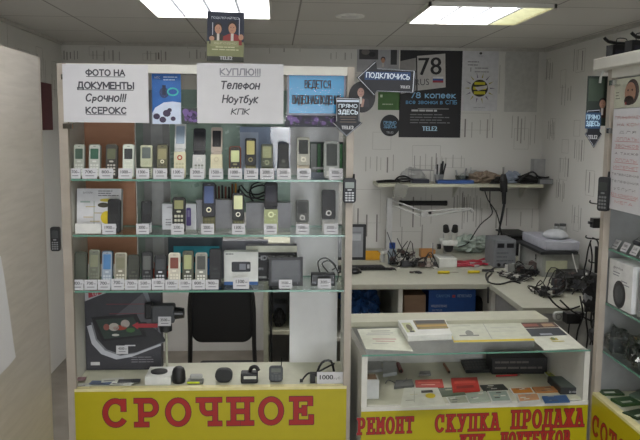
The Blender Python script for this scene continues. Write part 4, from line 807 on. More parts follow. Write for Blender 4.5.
p = RY(413, 288, 4.5); m = M(); m.blob((p.x, 4.72, LZ+.2), (.08, .08, .06), 'black_matt', 9, .4, 3, 24, LZ+.11); m.box(p.x-.08, p.x+.08, 4.66, 4.8, LZ, LZ+.14, '5a5048'); S(m, 'dark_bundle', 'dark bundle on a low box behind the brown cardboard box', 'bundle')
cbox('cardboard_box', 'brown cardboard box standing behind the big blue carton', 434, 461, 287, 4.68, LZ, .2, 'card_board')
m = M(); p0 = RY(462, 316, 4.26); m.tube([Vector((p0.x-.06, 4.24, LZ+.012)), Vector((p0.x-.03, 4.24, LZ+.075)), Vector((p0.x+.06, 4.24, LZ+.105)), Vector((p0.x+.12, 4.24, LZ+.08)), Vector((p0.x+.15, 4.24, LZ+.012))], .007, 'black'); S(m, 'cable', 'thick black cable arching before the big blue carton', 'cable')
p = RY(479, 300, 4.4); m = M(); m.blob((p.x, 4.42, LZ+.1), (.028, .09, .09), 'black_matt', 12, .2, 2, 22, LZ); S(m, 'black_bag', 'black bag in the dark corner right of the blue carton', 'bag')
# small shelf unit seen through the tall case
xa = RY(263.5, 330, 3.9).x; xb = .1
t = T('side_shelf_unit', 'pale open shelf unit seen through the tall case behind the black chair', 'shelf unit', ((xa+xb)/2, 4.1, 0))
m = M(); m.box(xa, xa+.026, 3.9, 4.3, 0, 1.05, 'desk_white'); m.build('upright', t); m = M(); m.box(xb-.02, xb, 3.9, 4.3, 0, 1.05, 'desk_white'); m.build('upright', t)
zz = RY(280, 331, 3.9).z; m = M(); m.box(xa+.026, xb-.02, 3.9, 4.3, zz-.02, zz, 'desk_white'); m.build('board', t)
m = M(); m.box(xa+.026, xb-.02, 4.28, 4.3, 0, 1.05, '8d8d8b'); m.build('back_panel', t)
m = M(); m.box(xa+.026, xb-.02, 3.9, 4.28, 1.03, 1.05, 'desk_white'); m.build('board', t)
p = RY(280, 331, 4.0)
m = M(); m.blob((p.x-.005, 4.02, zz+.04), (.033, .07, .05), 'black_matt', 2, .3, 3, 22, zz+.0005); S(m, 'black_pouch', 'black pouch on the small shelf seen through the tall case', 'pouch')
m = M(); m.box(p.x-.03, p.x+.035, 4.1, 4.22, zz+.0005, zz+.10, '7f838a'); S(m, 'grey_box', 'grey box behind the black pouch on the small shelf', 'box')
m = M(); m.tube([(xa+.045, 3.895, .35), (xa+.04, 3.892, .6), (xa+.045, 3.892, .8), (xa+.05, 3.893, 1.0), (xa+.12, 3.892, .86), (xa+.15, 3.892, .76)], .006, 'black'); S(m, 'cable', 'black cable hanging down the small shelf unit upright', 'cable')
# ---- chair
def mkchair():
    Y = 3.5; t = T('office_chair', 'black padded chair seen from behind through the tall case', 'chair', (RY(222, 320, Y).x, Y, 0)); xl = RY(190, 320, Y).x; xr = RY(254, 320, Y).x; zt = RY(222, 284, Y).z; zl = RY(222, 343, Y).z; xc = (xl+xr)/2
    m = M(FY(Y)); m.rbox(xc, (zt+zl)/2-.005, xr-xl-.012, zt-zl-.012, .035, .05, 'black_matt', -.035, 6); m.build('backrest', t, bevel=.008)
    P = [(xl-.02, Y+.03, .02), (xl-.01, Y+.02, .35), (xl, Y, zl), (xl+.005, Y-.02, zt-.06), (xl+.05, Y-.03, zt), (xr-.05, Y-.03, zt), (xr-.005, Y-.02, zt-.06), (xr, Y, zl), (xr+.01, Y+.02, .35), (xr+.02, Y+.03, .02)]
    m = M(); m.tube(P, .011, 'black', 8); m.build('back_frame', t)
    m = M(); m.box(xl+.005, xr-.005, Y+.03, Y+.4, .36, .42, 'black_matt'); m.build('seat', t, bevel=.015)
    for x in (xl, xr): m = M(); m.tube([(x, Y+.04, .35), (x, Y+.36, .35), (x, Y+.42, .02)], .011, 'black', 8, 2); m.build('leg', t)
mkchair()
# ================================================================== WALL SHELF
SZ = 1.268; xs0 = RY(378, 182, 5.17).x
t = T('wall_shelf', 'narrow white shelf of tools fixed to the back wall', 'shelf', ((xs0+XR)/2, 5.3, SZ)); m = M(); m.box(xs0, XR-.08, 5.17, 5.447, SZ-.022, SZ, 'desk_white'); m.build('board', t)
for x in (xs0+.15, 1.3, 1.8): m = M(); m.box(x, x+.015, 5.25, 5.447, SZ-.12, SZ-.022, 'silver') if 0 else m.prism([(0, 0), (0, 0), (0, 0)], 0, 0, 'silver') if 0 else m.add([(x, 5.447, SZ-.12), (x+.012, 5.447, SZ-.12), (x, 5.447, SZ-.022), (x+.012, 5.447, SZ-.022), (x, 5.27, SZ-.022), (x+.012, 5.27, SZ-.022)], [(0, 1, 3, 2), (2, 3, 5, 4), (0, 4, 5, 1), (0, 2, 4), (1, 5, 3)], 'white_laminate'); m.build('bracket', t)
SS = SZ+.0006
def onshelf(px, Y=5.27): return RY(px, 180, Y).x
def small(name, label, cat, fn, group=None, bevel=0, smooth=False):
    m = M(); fn(m); return S(m, name, label, cat, group, bevel=bevel, smooth=smooth)
x = onshelf(390); small('pliers', 'black handled pliers lying at the left end of the wall shelf', 'pliers', lambda m: (m.tube([(x-.1, 5.2, SS+.01), (x, 5.22, SS+.012), (x+.06, 5.24, SS+.01)], .007, 'black'), m.tube([(x-.1, 5.25, SS+.01), (x, 5.225, SS+.02), (x+.06, 5.2, SS+.01)], .007, 'black')))
x = onshelf(403); small('cable', 'coiled black cable on the wall shelf near its left end', 'cable', lambda m: m.tube([(x-.06, 5.3, SS+.006), (x-.03, 5.28, SS+.04), (x+.02, 5.3, SS+.045), (x+.06, 5.27, SS+.02), (x+.0, 5.25, SS+.01), (x-.05, 5.24, SS+.025), (x+.04, 5.22, SS+.03), (x+.1, 5.25, SS+.008)], .006, 'black'))
x = onshelf(421); small('wire_rack', 'small empty wire rack on the wall shelf', 'rack', lambda m: [m.tube([(x-.08, y, SS+.001), (x-.08, y, SS+.09), (x+.08, y, SS+.09), (x+.08, y, SS+.001)], .002, 'mid_grey', smooth=0) for y in (5.22, 5.34)] + [m.tube([(x-.08, 5.22, SS+.045), (x-.08, 5.34, SS+.045)], .002, 'mid_grey')])
x = onshelf(420, 5.24); small('tool_case', 'flat dark blue case on the wall shelf under the wire rack', 'case', lambda m: m.box(x-.065, x+.065, 5.225, 5.33, SS+.0, SS+.028, '262a38'), bevel=.004)
# pot with tools
def cup(px, Y, label, cols, r=.035, h=.06, cupc='8a8c8c', hh=.1, seed=1):
    x = onshelf(px, Y); t = T('tool_cup', label, 'tool cup', (x, Y, SS)); m = M(); m.lathe((x, Y, SS), [(r*.85, 0), (r, h), (r*.94, h), (r*.8, .004)], cupc, 16); m.build('cup', t); rn = random.Random(seed)
    for i, c in enumerate(cols):
        a = i*2.4; m = M(); m.cyl((x+cos(a)*r*.5, Y+sin(a)*r*.5, SS+.006), (x+cos(a)*r*.9+rn.uniform(-.01, .02), Y+sin(a)*r*.8, SS+h+hh*rn.uniform(.6, 1)), .006, c, 8); S(m, 'screwdriver', 'screwdriver or brush, number %s in the %s' % (ORD[i], 'grey tool cup' if seed == 1 else 'clear cup'), 'tool', 'tools standing in cups on the wall shelf')
cup(439, 5.30, 'grey cup crowded with dark tools on the wall shelf', ['black', '1c1e20', '2a2a2c', 'black', 'c9c9c9', '202226', 'dcdcdc'])
cup(462, 5.34, 'clear cup with pale tools right of the blue tray, wall shelf', ['b8bab8', 'a4a6a6', '8c8e8e', 'c9c9c4'], .05, .05, 'plastic_clear', .06, 2)
x = onshelf(455, 5.23); small('blue_tray', 'long low blue tray on the wall shelf', 'tray', lambda m: (m.box(x-.13, x+.13, 5.20, 5.26, SS, SS+.022, '2f5290'), m.box(x-.12, x+.12, 5.21, 5.25, SS+.022, SS+.026, '25407a')), bevel=.003)
x = onshelf(487, 5.3); small('foil_bag', 'crumpled brownish bag on the wall shelf behind the soldering iron', 'bag', lambda m: m.blob((x-.02, 5.31, SS+.03), (.11, .09, .045), '8a7a6a', 4, .6, 3, 26, SS))
x = onshelf(497, 5.24); small('relay_box', 'small black part beside the brownish bag on the wall shelf', 'part', lambda m: m.blob((x, 5.24, SS+.018), (.05, .04, .026), 'black_matt', 14, .6, 3, 18, SS))
x = onshelf(513, 5.3); small('parts_pack', 'clear and blue pack of parts on the wall shelf', 'pack', lambda m: m.blob((x, 5.33, SS+.03), (.07, .07, .045), '9aa4b4', 15, .5, 3, 22, SS))
x = onshelf(528, 5.26); small('soldering_gun', 'tangle of black soldering gun and cord on the wall shelf', 'tool', lambda m: (m.blob((x, 5.26, SS+.025), (.08, .05, .035), 'black_matt', 21, .6, 3, 22, SS), m.tube([(x-.09, 5.22, SS+.008), (x-.04, 5.21, SS+.06), (x+.02, 5.22, SS+.085), (x+.08, 5.25, SS+.04), (x+.14, 5.25, SS+.02)], .006, 'black')))
t = T('optical_drive', 'flat grey disc drive at the right end of the wall shelf', 'drive', (onshelf(552, 5.26), 5.26, SS)); x = onshelf(540, 5.2); x2 = onshelf(566, 5.2)
m = M(); m.box(x, x2, 5.2, 5.36, SS, SS+.035, '5c5e60'); m.build('body', t, bevel=.002); m = M(); m.box(x, x2, 5.197, 5.2, SS+.002, SS+.033, '8a8c8c'); m.build('front', t)
x = onshelf(546, 5.38); small('clear_box', 'cloudy plastic box on the wall shelf behind the disc drive', 'box', lambda m: m.box(x-.1, x+.12, 5.37, 5.44, SS, SS+.17, 'a9aaaa'), bevel=.004)
x = onshelf(548, 5.3); small('cable', 'black cable lying over the disc drive, wall shelf', 'cable', lambda m: m.tube([(x-.1, 5.28, SS+.05), (x-.03, 5.27, SS+.042), (x+.04, 5.3, SS+.05), (x+.09, 5.27, SS+.042)], .006, 'black'))
for px_, Y_, w_, h_, c_l, lb in ((412, 5.38, .09, .06, 'a9aaa6', 'crumpled pale bag behind the coiled cable on the wall shelf'), (474, 5.4, .09, .05, 'b0b2b0', 'pale crumpled bag behind the blue tray, wall shelf'), (533, 5.39, .06, .05, '9c9e9c', 'pale crumpled bag behind the soldering tangle, wall shelf')):
    x = onshelf(px_, Y_); small('plastic_bag', lb, 'bag', lambda m: m.blob((x, Y_, SS+h_*.6), (w_, .035, h_), c_l, px_, .4, 3, 24, SS))
# under-shelf adapter and its cords
p = RY(493, 186, 5.16); t = T('power_strip', 'short black socket strip under the wall shelf with cords hanging', 'socket strip', (p.x, 5.3, SZ-.05)); m = M(); m.box(RY(483, 186, 5.16).x, RY(502, 186, 5.16).x, 5.18, 5.25, SZ-.05, SZ-.0225, '1c1b1a'); m.build('body', t, bevel=.003)
for P in ([(484, 188), (488, 200), (497, 214), (502, 235), (508, 255)], [(490, 188), (490, 203), (492, 214), (480, 225), (468, 243), (458, 258)], [(500, 188), (505, 198), (503, 215), (499, 232), (497, 244)]):
    m = M(); pts = [RY(a, b, 5.19) for a, b in P]; pts[-1].z = max(pts[-1].z, DZ+.05); m.tube(pts, .004, 'black', 6, 4); m.build('cord', t)
t = T('soldering_iron', 'black hot-air gun hanging upright before the wall shelf', 'hot-air gun', tuple(RY(503, 205, 5.1)))
def V5(a, b, Y=5.1): return RY(a, b, Y)
m = M(); m.cyl(V5(504, 192), V5(504, 204), .017, 'black', 12, .013); m.cyl(V5(503.5, 180), V5(504, 192), .027, 'black', 14, .024); m.cyl(V5(503.5, 174), V5(503.5, 180), .015, 'black', 12, .027); m.build('handle', t, smooth=False)
m = M(); m.cyl(V5(503.5, 167), V5(503.5, 174.5), .008, 'chrome', 10); m.build('nozzle', t); m = M(); m.tube([V5(504, 204), V5(502, 215), V5(499, 232), V5(497, 248, 5.05), V5(505, 262, 4.9)], .007, 'black'); m.build('cord', t)
m = M(); m.cyl((V5(503, 182).x, 5.1, V5(503, 182).z), (V5(503, 182).x, 5.17, V5(503, 182).z), .006, 'mid_grey', 8); m.build('hook', t)
# magnetic bar + swing lamp
t = T('magnetic_bar', 'dark magnetic tool bar fixed to the back wall under the shelf', 'tool bar', tuple(RY(422, 205, 5.44))); a = RY(399, 203, 5.43); b = RY(447, 203, 5.43)
m = M(); m.cyl((a.x, 5.43, a.z), (b.x, 5.43, a.z), .018, '1c1d1d', 14); m.build('bar', t)
for x in (a.x, b.x-.02): m = M(); m.cyl((x, 5.43, a.z), (x+.02, 5.43, a.z), .0195, 'black', 14); m.build('end_piece', t)
YL = 5.25
t = T('swing_arm_lamp', 'white swing arm lamp on a square pole behind the desk clutter', 'lamp', (RY(389, 262, YL).x, YL, DZ)); A = RY(389.5, 202, YL); Bp = RY(424, 214, YL-.05); Cc = RY(470, 209, YL-.1); xw = A.x
m = M(); m.box(xw-.02, xw+.02, YL-.02, YL+.02, DZ+.0006, A.z+.03, 'b5b6b4'); m.build('pole', t, bevel=.003)
m = M(); m.box(xw-.05, xw+.05, YL-.05, YL+.05, DZ+.0006, DZ+.02, 'b5b6b4'); m.build('base', t, bevel=.003)
for o_ in (-.018, .018):
    m = M(); m.tube([A+Vector((0, 0, o_)), Bp+Vector((0, 0, o_))], .006, 'c4c5c2', 8); m.build('lower_arm', t)
    m = M(); m.tube([Bp+Vector((0, 0, o_)), Cc+Vector((0, 0, o_*.3))], .006, 'c4c5c2', 8); m.build('upper_arm', t)
m = M(); m.cyl(Bp+Vector((0, -.02, -.0)), Bp+Vector((0, .02, 0)), .024, 'c0c0be', 14); m.cyl(Bp+Vector((.04, -.02, .01)), Bp+Vector((.04, .02, .01)), .01, 'black', 10); m.build('joint', t)
m = M(); e = Bp+(Cc-Bp)*.1; m.tube([Cc, Cc+Vector((.02, 0, -.02))], .012, 'c0c0be', 8); m.build('arm_tip', t)
# ================================================================== DESK CLUTTER
D0 = DZ+.0006
def od(px, py): return RZ(px, py, DZ)
# monitor
Ym = 4.55; t = T('monitor', 'black framed monitor at the left end of the work desk', 'monitor', (RY(350, 262, Ym).x, Ym, DZ)); x0 = RY(330, 240, Ym).x; x1 = RY(366, 240, Ym).x; z1 = RY(358, 224.5, Ym).z; z0 = RY(358, 260, Ym).z
m = M(FY(Ym)); m.box(x0, x1, z0, z1, -.03, 0, '17181b'); m.build('housing', t, bevel=.003); m = M(FY(Ym)); m.box(x0+.015, x1-.018, z0+.018, z1-.016, 0, .001, '7d8084'); m.box(x0+.03, x1-.03, z1-.05, z1-.046, .001, .0014, '5b5e62'); m.box(x0+.03, x1-.03, z1-.1, z1-.06, .001, .0014, '9a9da0'); m.build('screen', t)
m = M(); m.box((x0+x1)/2-.08, (x0+x1)/2+.08, Ym-.06, Ym+.1, D0, D0+.012, 'black').box((x0+x1)/2-.02, (x0+x1)/2+.02, Ym+.01, Ym+.03, D0+.01, z0+.03, 'black'); m.build('stand', t)
def at(px, py): p = od(px, py); return p.x, p.y
x, y = at(365, 271); small('keyboard', 'black keyboard before the monitor on the desk', 'keyboard', lambda m: (setattr(m, 'mx', TR(x-.03, y+.06, D0, .1)), m.box(-.16, .16, -.05, .06, 0, .015, '161718'), [m.box(-.15+.022*k, -.133+.022*k, -.04+.02*j, -.024+.02*j, .015, .02, '242628') for k in range(14) for j in range(4)]))
x, y = at(355, 274); small('computer_mouse', 'black mouse at the left end of the desk edge', 'mouse', lambda m: m.blob((x, y+.03, D0+.012), (.035, .055, .02), 'black', 1, .05, 1, 16, D0), smooth=True)
x, y = at(372, 258); 
def tray(px, py, w, d, h, col, name, label, cat, wall=.004):
    x, y = at(px, py); m = M(TR(x, y, D0)); m.box(-w/2, w/2, -d/2, d/2, 0, .004, col)
    for b in ((-w/2, w/2, -d/2, -d/2+wall), (-w/2, w/2, d/2-wall, d/2), (-w/2, -w/2+wall, -d/2+wall, d/2-wall), (w/2-wall, w/2, -d/2+wall, d/2-wall)): m.box(*b, .004, h, col)
    return S(m, name, label, cat, bevel=.002)
tray(372, 259, .10, .09, .05, 'c08f1c', 'orange_tub', 'orange-yellow tub on the desk right of the monitor', 'tub')
tray(427, 257, .10, .08, .055, 'a87845', 'orange_tub', 'brownish orange tub on the desk left of the microscope', 'tub')
def bottle(px, py, r, h, col, capc, label):
    x, y = at(px, py); t = T('bottle', label, 'bottle', (x, y, D0)); m = M(); m.lathe((x, y, D0), [(r, 0), (r, h*.62), (r*.5, h*.74), (r*.5, h*.8)], col, 16); m.build('body', t, smooth=False); m = M(); m.lathe((x, y, D0), [(r*.72, h*.74), (r*.72, h), (r*.5, h*1.01)], capc, 16); m.build('lid', t)
bottle(392, 264, .028, .14, '7f8c94', '1f3f80', 'blue-capped plastic bottle on the desk')
bottle(382, 262, .016, .07, 'a9aaa4', 'c8c8c4', 'small pale bottle beside the blue-capped bottle')
rnd = random.Random(11)
def clump(px, py, r, col, label, seed, h=.04, name='parts_heap', cat='parts', wires=3, wc='black', wr=.003):
    x, y = at(px, py); m = M(); rn = random.Random(seed); n = int(7+r*110); pal = [col, col, 'black', 'black', 'dark_grey', 'b0b0a8', '4a3c38']
    for k in range(n):
        a = rn.uniform(0, 6.28); d = r*sqrt(rn.random()); s_ = rn.uniform(.35, .8)*r; hh = min(s_, h)*rn.uniform(.3, .8); zc = D0+hh*.75+rn.random()*max(0, h-hh)*(1-d/r)
        m.mx = TR(x+cos(a)*d, y+sin(a)*d*.8, zc, rn.uniform(0, 3), rn.uniform(-.25, .25)*(hh/s_), rn.uniform(-.2, .2)*(hh/s_))
        if k % 4 == 3: m.cyl((-s_*.5, 0, 0), (s_*.5, 0, 0), hh*.5, rn.choice(pal), 10)
        else: m.box(-s_*.5, s_*.5, -s_*.35, s_*.35, -hh*.5, hh*.5, rn.choice(pal))
    m.mx = IDM.copy()
    for k in range((wires+1)//2+1):
        P = []; a = rn.uniform(0, 6.28)
        for j in range(6): a += rn.uniform(.5, 1.4); rr_ = r*rn.uniform(.6, 1.4); P.append((x+cos(a)*rr_, y+sin(a)*rr_, D0+wr+abs(rn.gauss(0, h*.7))))
        P[0] = (P[0][0], P[0][1], D0+wr); m.tube(P, wr, wc)
    lo = min(v.z for v in m.v)
    if lo < D0: m.v = [Vector((v.x, v.y, max(v.z, D0))) for v in m.v]
    return S(m, name, label, cat, kind='stuff')
clump(400, 266, .075, 'black_matt', 'black tangle of tools on the desk right of the blue-capped bottle', 31, .12, wires=5)
clump(390, 270, .03, '2a2a2e', 'small dark clip near the desk edge before the bottle', 32, .015, wires=1)
clump(408, 262, .06, '8a8c88', 'grey scraps of parts behind the black tangle', 33, .03, wires=2, wc='mid_grey')
clump(418, 267, .05, '26282a', 'dark oval gadget on the desk left of the microscope', 34, .04, wires=2)
clump(416, 273, .035, 'c4c4bc', 'white crumpled tissue near the desk edge', 35, .012, wires=0)
clump(432, 268, .045, '9a9088', 'mixed small parts just left of the microscope foot', 36, .06, wires=3, wc='black')
clump(407, 256, .05, '6a5a60', 'dull reddish parts behind the grey scraps', 37, .03, wires=2, wc='c0c0b8')
def driver(px, py, ang, c, label, L=.13):
    x, y = at(px, py); t = T('screwdriver', label, 'screwdriver', (x, y, D0), (0, 0, ang), 'screwdrivers on the desk'); F = WMX[t.name]; m = M(F); m.cyl((0, 0, .009), (L*.55, 0, .009), .009, c, 8); m.build('handle', t); m = M(F); m.cyl((L*.55, 0, .009), (L, 0, .007), .0025, 'chrome', 6); m.build('shaft', t)
driver(438, 274, .1, 'c8b21e', 'yellow screwdriver before the microscope foot'); driver(468, 273.5, .05, 'c8b21e', 'yellow screwdriver right of the microscope, near the desk edge'); driver(482, 272, -.2, '2a2a2a', 'black handled screwdriver before the red tools')
for i, (a, b) in enumerate(((462, 264), (466, 267), (474, 263), (480, 266), (486, 261))):
    x, y = at(a, b); m = M(TR(x, y, D0, -.3+.25*i)); m.tube([(-.07, -.012, .008), (0, -.006, .01), (.05, .015, .008)], .007, 'a83040'); m.tube([(-.07, .012, .008), (0, .006, .016), (.05, -.015, .008)], .007, 'a83040'); m.box(.045, .085, -.008, .008, .002, .014, 'silver'); S(m, 'red_pliers', 'red handled pliers, %s from the microscope' % ORD[i], 'pliers', 'red handled pliers on the desk')
x, y = at(470, 252); small('clear_bag', 'crumpled translucent bag on the desk right of the microscope', 'bag', lambda m: m.blob((x, y, D0+.06), (.13, .09, .06), 'a3b0a6', 8, .5, 2.6, 30, D0))
# microscope
x, y = at(446, 268); y += .03
t = T('microscope', 'stereo microscope with two black eyepieces on the work desk', 'microscope', (x, y, D0))
def mp(px, py, dy=0): p = RY(px, py, y+dy); return p
m = M(); m.box(mp(438.5, 262).x, mp(456.5, 262).x, y-.02, y+.16, D0, mp(447, 258).z-.0, 'c9cbc4'); m.build('base', t, bevel=.004)
m = M(); m.cyl((mp(449, 250).x, y+.12, D0+.07), (mp(449, 250).x, y+.12, mp(449, 236).z), .014, 'silver', 12); m.build('column', t)
m = M(); m.box(mp(442, 245).x, mp(458, 245).x, y+.0, y+.10, mp(450, 246).z, mp(450, 240).z, 'c3c5c0'); m.build('head', t, bevel=.01)
m = M(); m.lathe((mp(450, 250).x, y+.045, mp(450, 253).z), [(.018, 0), (.027, .012), (.032, .035), (.032, .05)], '17181c', 18); m.build('objective', t)
for s_ in (-1, 1):
    lo = mp(450.5+s_*2.6, 242, .03); hi = mp(450.5+s_*4.2, 231, -.02); m = M(); m.cyl(lo, hi, .017, 'c9cbc6', 14, .019); m.build('eye_tube', t); top = mp(450.5+s_*4.8, 226, -.04); m = M(); m.cyl(hi, top, .022, 'black', 14, .017); m.build('eyepiece', t)
m = M(); m.cyl((mp(440.5, 249).x, y+.1, mp(441, 249).z), (mp(444, 249).x, y+.1, mp(441, 249).z), .018, 'black', 14); m.build('focus_knob', t)
m = M(); m.cyl((mp(434, 262).x, y+.05, D0), (mp(434, 262).x, y+.05, D0+.15), .003, 'mid_grey', 6); S(m, 'tweezers', 'thin upright tool standing left of the microscope', 'tool')
# power supply
x, y = at(504, 268); t = T('power_supply', 'grey bench power supply with two dark meters on the desk', 'power supply', (x, y, D0)); a = RY(495, 240, y); b = RY(516.5, 240, y)
m = M(); m.box(a.x, b.x, y, y+.22, D0, a.z, '74777a'); m.build('housing', t, bevel=.004); F = FY(y); w = b.x-a.x; h = a.z-D0; m0 = TR(a.x, D0, 0)
for k in (.12, .56): m = M(F @ m0); m.box(w*k, w*(k+.32), h*.72, h*.88, 0, .003, '15161a'); m.build('meter', t)
m = M(F @ m0); m.lines(w*.1, w*.9, h*.55, 3, h*.14, h*.03, '4c4e50', 3, .001); m.build('marking', t)
for k in (.2, .5, .8): m = M(F @ m0); m.disc(w*k, h*.12, .011, .011, 0, .014, '1a1a1c', 12); m.build('terminal', t)
# black monitor back beside
x, y = at(522, 262); a = RY(508, 238, y+.15); b = RY(532, 238, y+.15); small('crt_monitor', 'black box-like device behind the bench power supply', 'device', lambda m: (m.box(a.x+.05, b.x+.02, y+.24, y+.5, D0, a.z, '1a1a1c'), m.box(a.x+.02, b.x+.03, y+.22, y+.52, a.z, a.z+.012, '222224')), bevel=.005)
x, y = at(530, 266); 
def rack_(m):
    for k in range(4): m.tube([(x-.075+.05*k, y, D0+.001), (x-.075+.05*k, y, D0+.135)], .004, 'b0b2b0')
    m.tube([(x-.075, y, D0+.005), (x-.075, y, D0+.14), (x+.075, y, D0+.14), (x+.075, y, D0+.005), (x-.075, y, D0+.005)], .006, 'c0c2c0', smooth=0)
small('wire_stand', 'white upright wire stand right of the power supply', 'stand', rack_)
tray(514, 271, .10, .07, .035, 'c9c9c4', 'white_dish', 'small white dish before the power supply', 'dish')
clump(508, 277, .05, '3a3032', 'dark and red parts before the power supply', 41, .025, wc='black')
clump(520, 280, .06, '222426', 'black cables and parts before the wire stand', 42, .03, wires=4)
def hole(px, py, label, nm, w, d, h, c, cat, rz=0, zoff=0):
    x, y = at(px, py); m = M(TR(x, y, D0+zoff, rz)); m.box(-w/2, w/2, -d/2, d/2, 0, h, c); return S(m, nm, label, cat, bevel=.004)
clump(527, 274, .09, '6d6f6a', 'grey electronic boards heaped right of the power supply', 43, .08, wires=4)
clump(538, 274, .03, '6d3a3a', 'reddish bundle behind the black camera', 44, .07, wires=2)
clump(536, 292, .035, '9a9a96', 'grey spool on the right wing of the desk', 45, .03, wires=1)
clump(549, 296, .065, 'black_matt', 'black camera-like bundle near the front of the desk wing', 46, .09, wires=4)
clump(566, 291, .08, '1c1d1f', 'black gadgets heaped on the right wing of the desk', 47, .08, wires=5)
clump(575, 284, .06, 'a4a6a4', 'clear plastic scraps on the right wing of the desk', 48, .09, wires=2, wc='c8c8c4')
clump(584, 292, .04, 'c0c0bc', 'white plug heap near the wall on the desk wing', 49, .05, wires=3)
# printer pile by right wall
x, y = at(568, 268); t = T('printer', 'white and grey printer on the right wing against the wall', 'printer', (1.70, 4.45, D0))
px0 = RY(543, 255, 4.35).x; px1 = RY(580, 255, 4.35).x
m = M(); m.box(px0, px1, 4.35, 4.8, D0, D0+.14, '8f918c'); m.build('body', t, bevel=.006); m = M(); m.box(px0-.02, px1-.02, 4.33, 4.78, D0+.141, D0+.158, '26282a'); m.build('tray', t)
m = M(); m.box(px0+.02, px1+.0, 4.36, 4.8, D0+.159, D0+.215, 'a9abb4'); m.build('cover', t, bevel=.006); m = M(); m.box(px0+.02, px0+.15, 4.346, 4.35, D0+.03, D0+.1, 'b4b69a'); m.build('front', t)
small('black_tray', 'black tray lying before the printer on the desk wing', 'tray', lambda m: m.box(px0+.06, px1+.02, 4.1, 4.3, D0, D0+.06, '141516'), bevel=.006)
zt = D0+.2155; p = RY(550, 242, 4.5); small('white_case', 'pale rounded case on top of the printer', 'case', lambda m: m.blob((p.x+.03, 4.5, zt+.02), (.075, .08, .035), 'b9bcc0', 3, .1, 1.5, 22, zt), smooth=True)
for i, c in enumerate((556, 562)):
    p = RY(c, 240, 4.62); t2 = T('glass_jar', 'small jar on top of the printer, %s of two' % ('thinner' if i == 0 else 'wider'), 'jar', (p.x, 4.62, zt)); r = .018+.008*i; m = M(); m.lathe((p.x, 4.62, zt), [(r, 0), (r, .05), (r*.7, .06)], 'a4a6a4', 14); m.build('body', t2); m = M(); m.lathe((p.x, 4.62, zt), [(r*.8, .06), (r*.8, .075)], '4a4c4c', 14); m.build('lid', t2)
# socket strip at the end of the desk
p = RY(563, 315, 3.59); t = T('extension_strip', 'white extension socket strip fixed to the end of the desk wing', 'socket strip', (p.x, 3.59, p.z)); a = RY(552, 315, 3.598); b = RY(585, 312, 3.598)
m = M(FY(3.598)); m.rbox((a.x+b.x)/2, a.z, b.x-a.x, .045, .035, .015, 'b9bbb6', 0, 4); m.build('body', t, bevel=.003)
for k in range(4): m = M(FY(3.598)); m.ringr(a.x+.02+(b.x-a.x-.04)*k/3, a.z, .015, .011, .035, .038, '8a8c8a'); m.build('socket', t)
a2 = RY(571, 316, 3.54); small('plug_adapter', 'black plug adapter in the white socket strip', 'adapter', lambda m: (m.box(a2.x-.035, a2.x+.035, 3.50, 3.56, a2.z-.03, a2.z+.02, 'black'), m.box(a2.x+.02, a2.x+.06, 3.52, 3.55, a2.z+.0, a2.z+.022, 'black'), m.tube([(a2.x-.01, 3.53, a2.z-.03), (a2.x-.015, 3.53, a2.z-.15), (a2.x, 3.53, a2.z-.4)], .004, 'black')), bevel=.004)
# cords down the wing's end
for i, P in enumerate(([(560, 300), (572, 311), (585, 318), (594, 322)], [(580, 296), (583, 315), (578, 330), (575, 350)], [(588, 300), (586, 318), (588, 335), (586, 350)], [(594, 296), (591, 320), (593, 332), (590, 345)], [(548, 296), (556, 305), (566, 310), (580, 306)])):
    m = M(); pts = [RY(a, b, 3.50) for a, b in P]; m.tube(pts, .0045, 'black'); S(m, 'cord', 'thin black cord hanging by the desk wing end, %s of the tangle' % ORD[i], 'cord', 'cords tangled at the desk wing end')
m = M(); m.tube([RZ(a, b, DZ)+Vector((0, 0, .005)) for a, b in ((495, 268), (486, 275), (489, 283), (500, 285), (512, 282), (520, 284))]+[], .005, 'black'); S(m, 'cable', 'black cable curving round before the power supply', 'cable')
m = M(); e = [RZ(a, b, DZ)+Vector((0, 0, .005)) for a, b in ((492, 274), (488, 278), (488, 281.5))]; m.tube(e+[RY(488, 290, 4.145), RY(488, 303, 4.14)], .005, 'black'); S(m, 'cable', 'black cable dropping over the front edge of the desk', 'cable')
# ---- hooks with accessories along the right wall above the desk wing
def hook(py, yy, L, label, item=None):
    """peg on the right wall at depth yy; z from the picture row"""
    z = RX(600, py, 1.55).z
t = T('accessory_rack', 'black pegged rack of cords and adapters on the wall by the right case', 'rack', (1.93, 3.6, .8)); Xr = 1.62; 
pl = RY(601, 245, 3.45)
m = M(); m.box(pl.x, pl.x+.03, 3.44, 3.46, .62, 1.32, 'black'); m.build('upright', t)
m = M(); m.box(pl.x+.03, XR-.001, 3.445, 3.455, 1.24, 1.26, 'black').box(pl.x+.03, XR-.001, 3.445, 3.455, .66, .68, 'black'); m.build('wall_bracket', t)
hk = [(197, 591), (237, 588), (262, 590), (285, 588)]
for py, px in ((203, 591), (238, 587), (262, 590), (288, 588)):
    a = RY(px, py, 3.4); m = M(); m.tube([(pl.x+.01, 3.445, a.z-.01), (pl.x-.0, 3.41, a.z-.01), (a.x, 3.4, a.z), (a.x-.003, 3.4, a.z+.012)], .0035, 'black'); m.build('peg', t)
small('black_adapter', 'black adapter hanging high on the pegged rack', 'adapter', lambda m: (lambda a: (m.box(a.x-.03, a.x+.03, 3.37, 3.41, a.z-.025, a.z+.02, 'black'), m.box(a.x-.045, a.x-.03, 3.38, 3.40, a.z-.008, a.z+.004, 'dark_grey'), m.tube([(a.x+.02, 3.39, a.z+.02), (a.x+.025, 3.4, a.z+.06)], .003, 'black')))(RY(597, 222, 3.4)), bevel=.003)
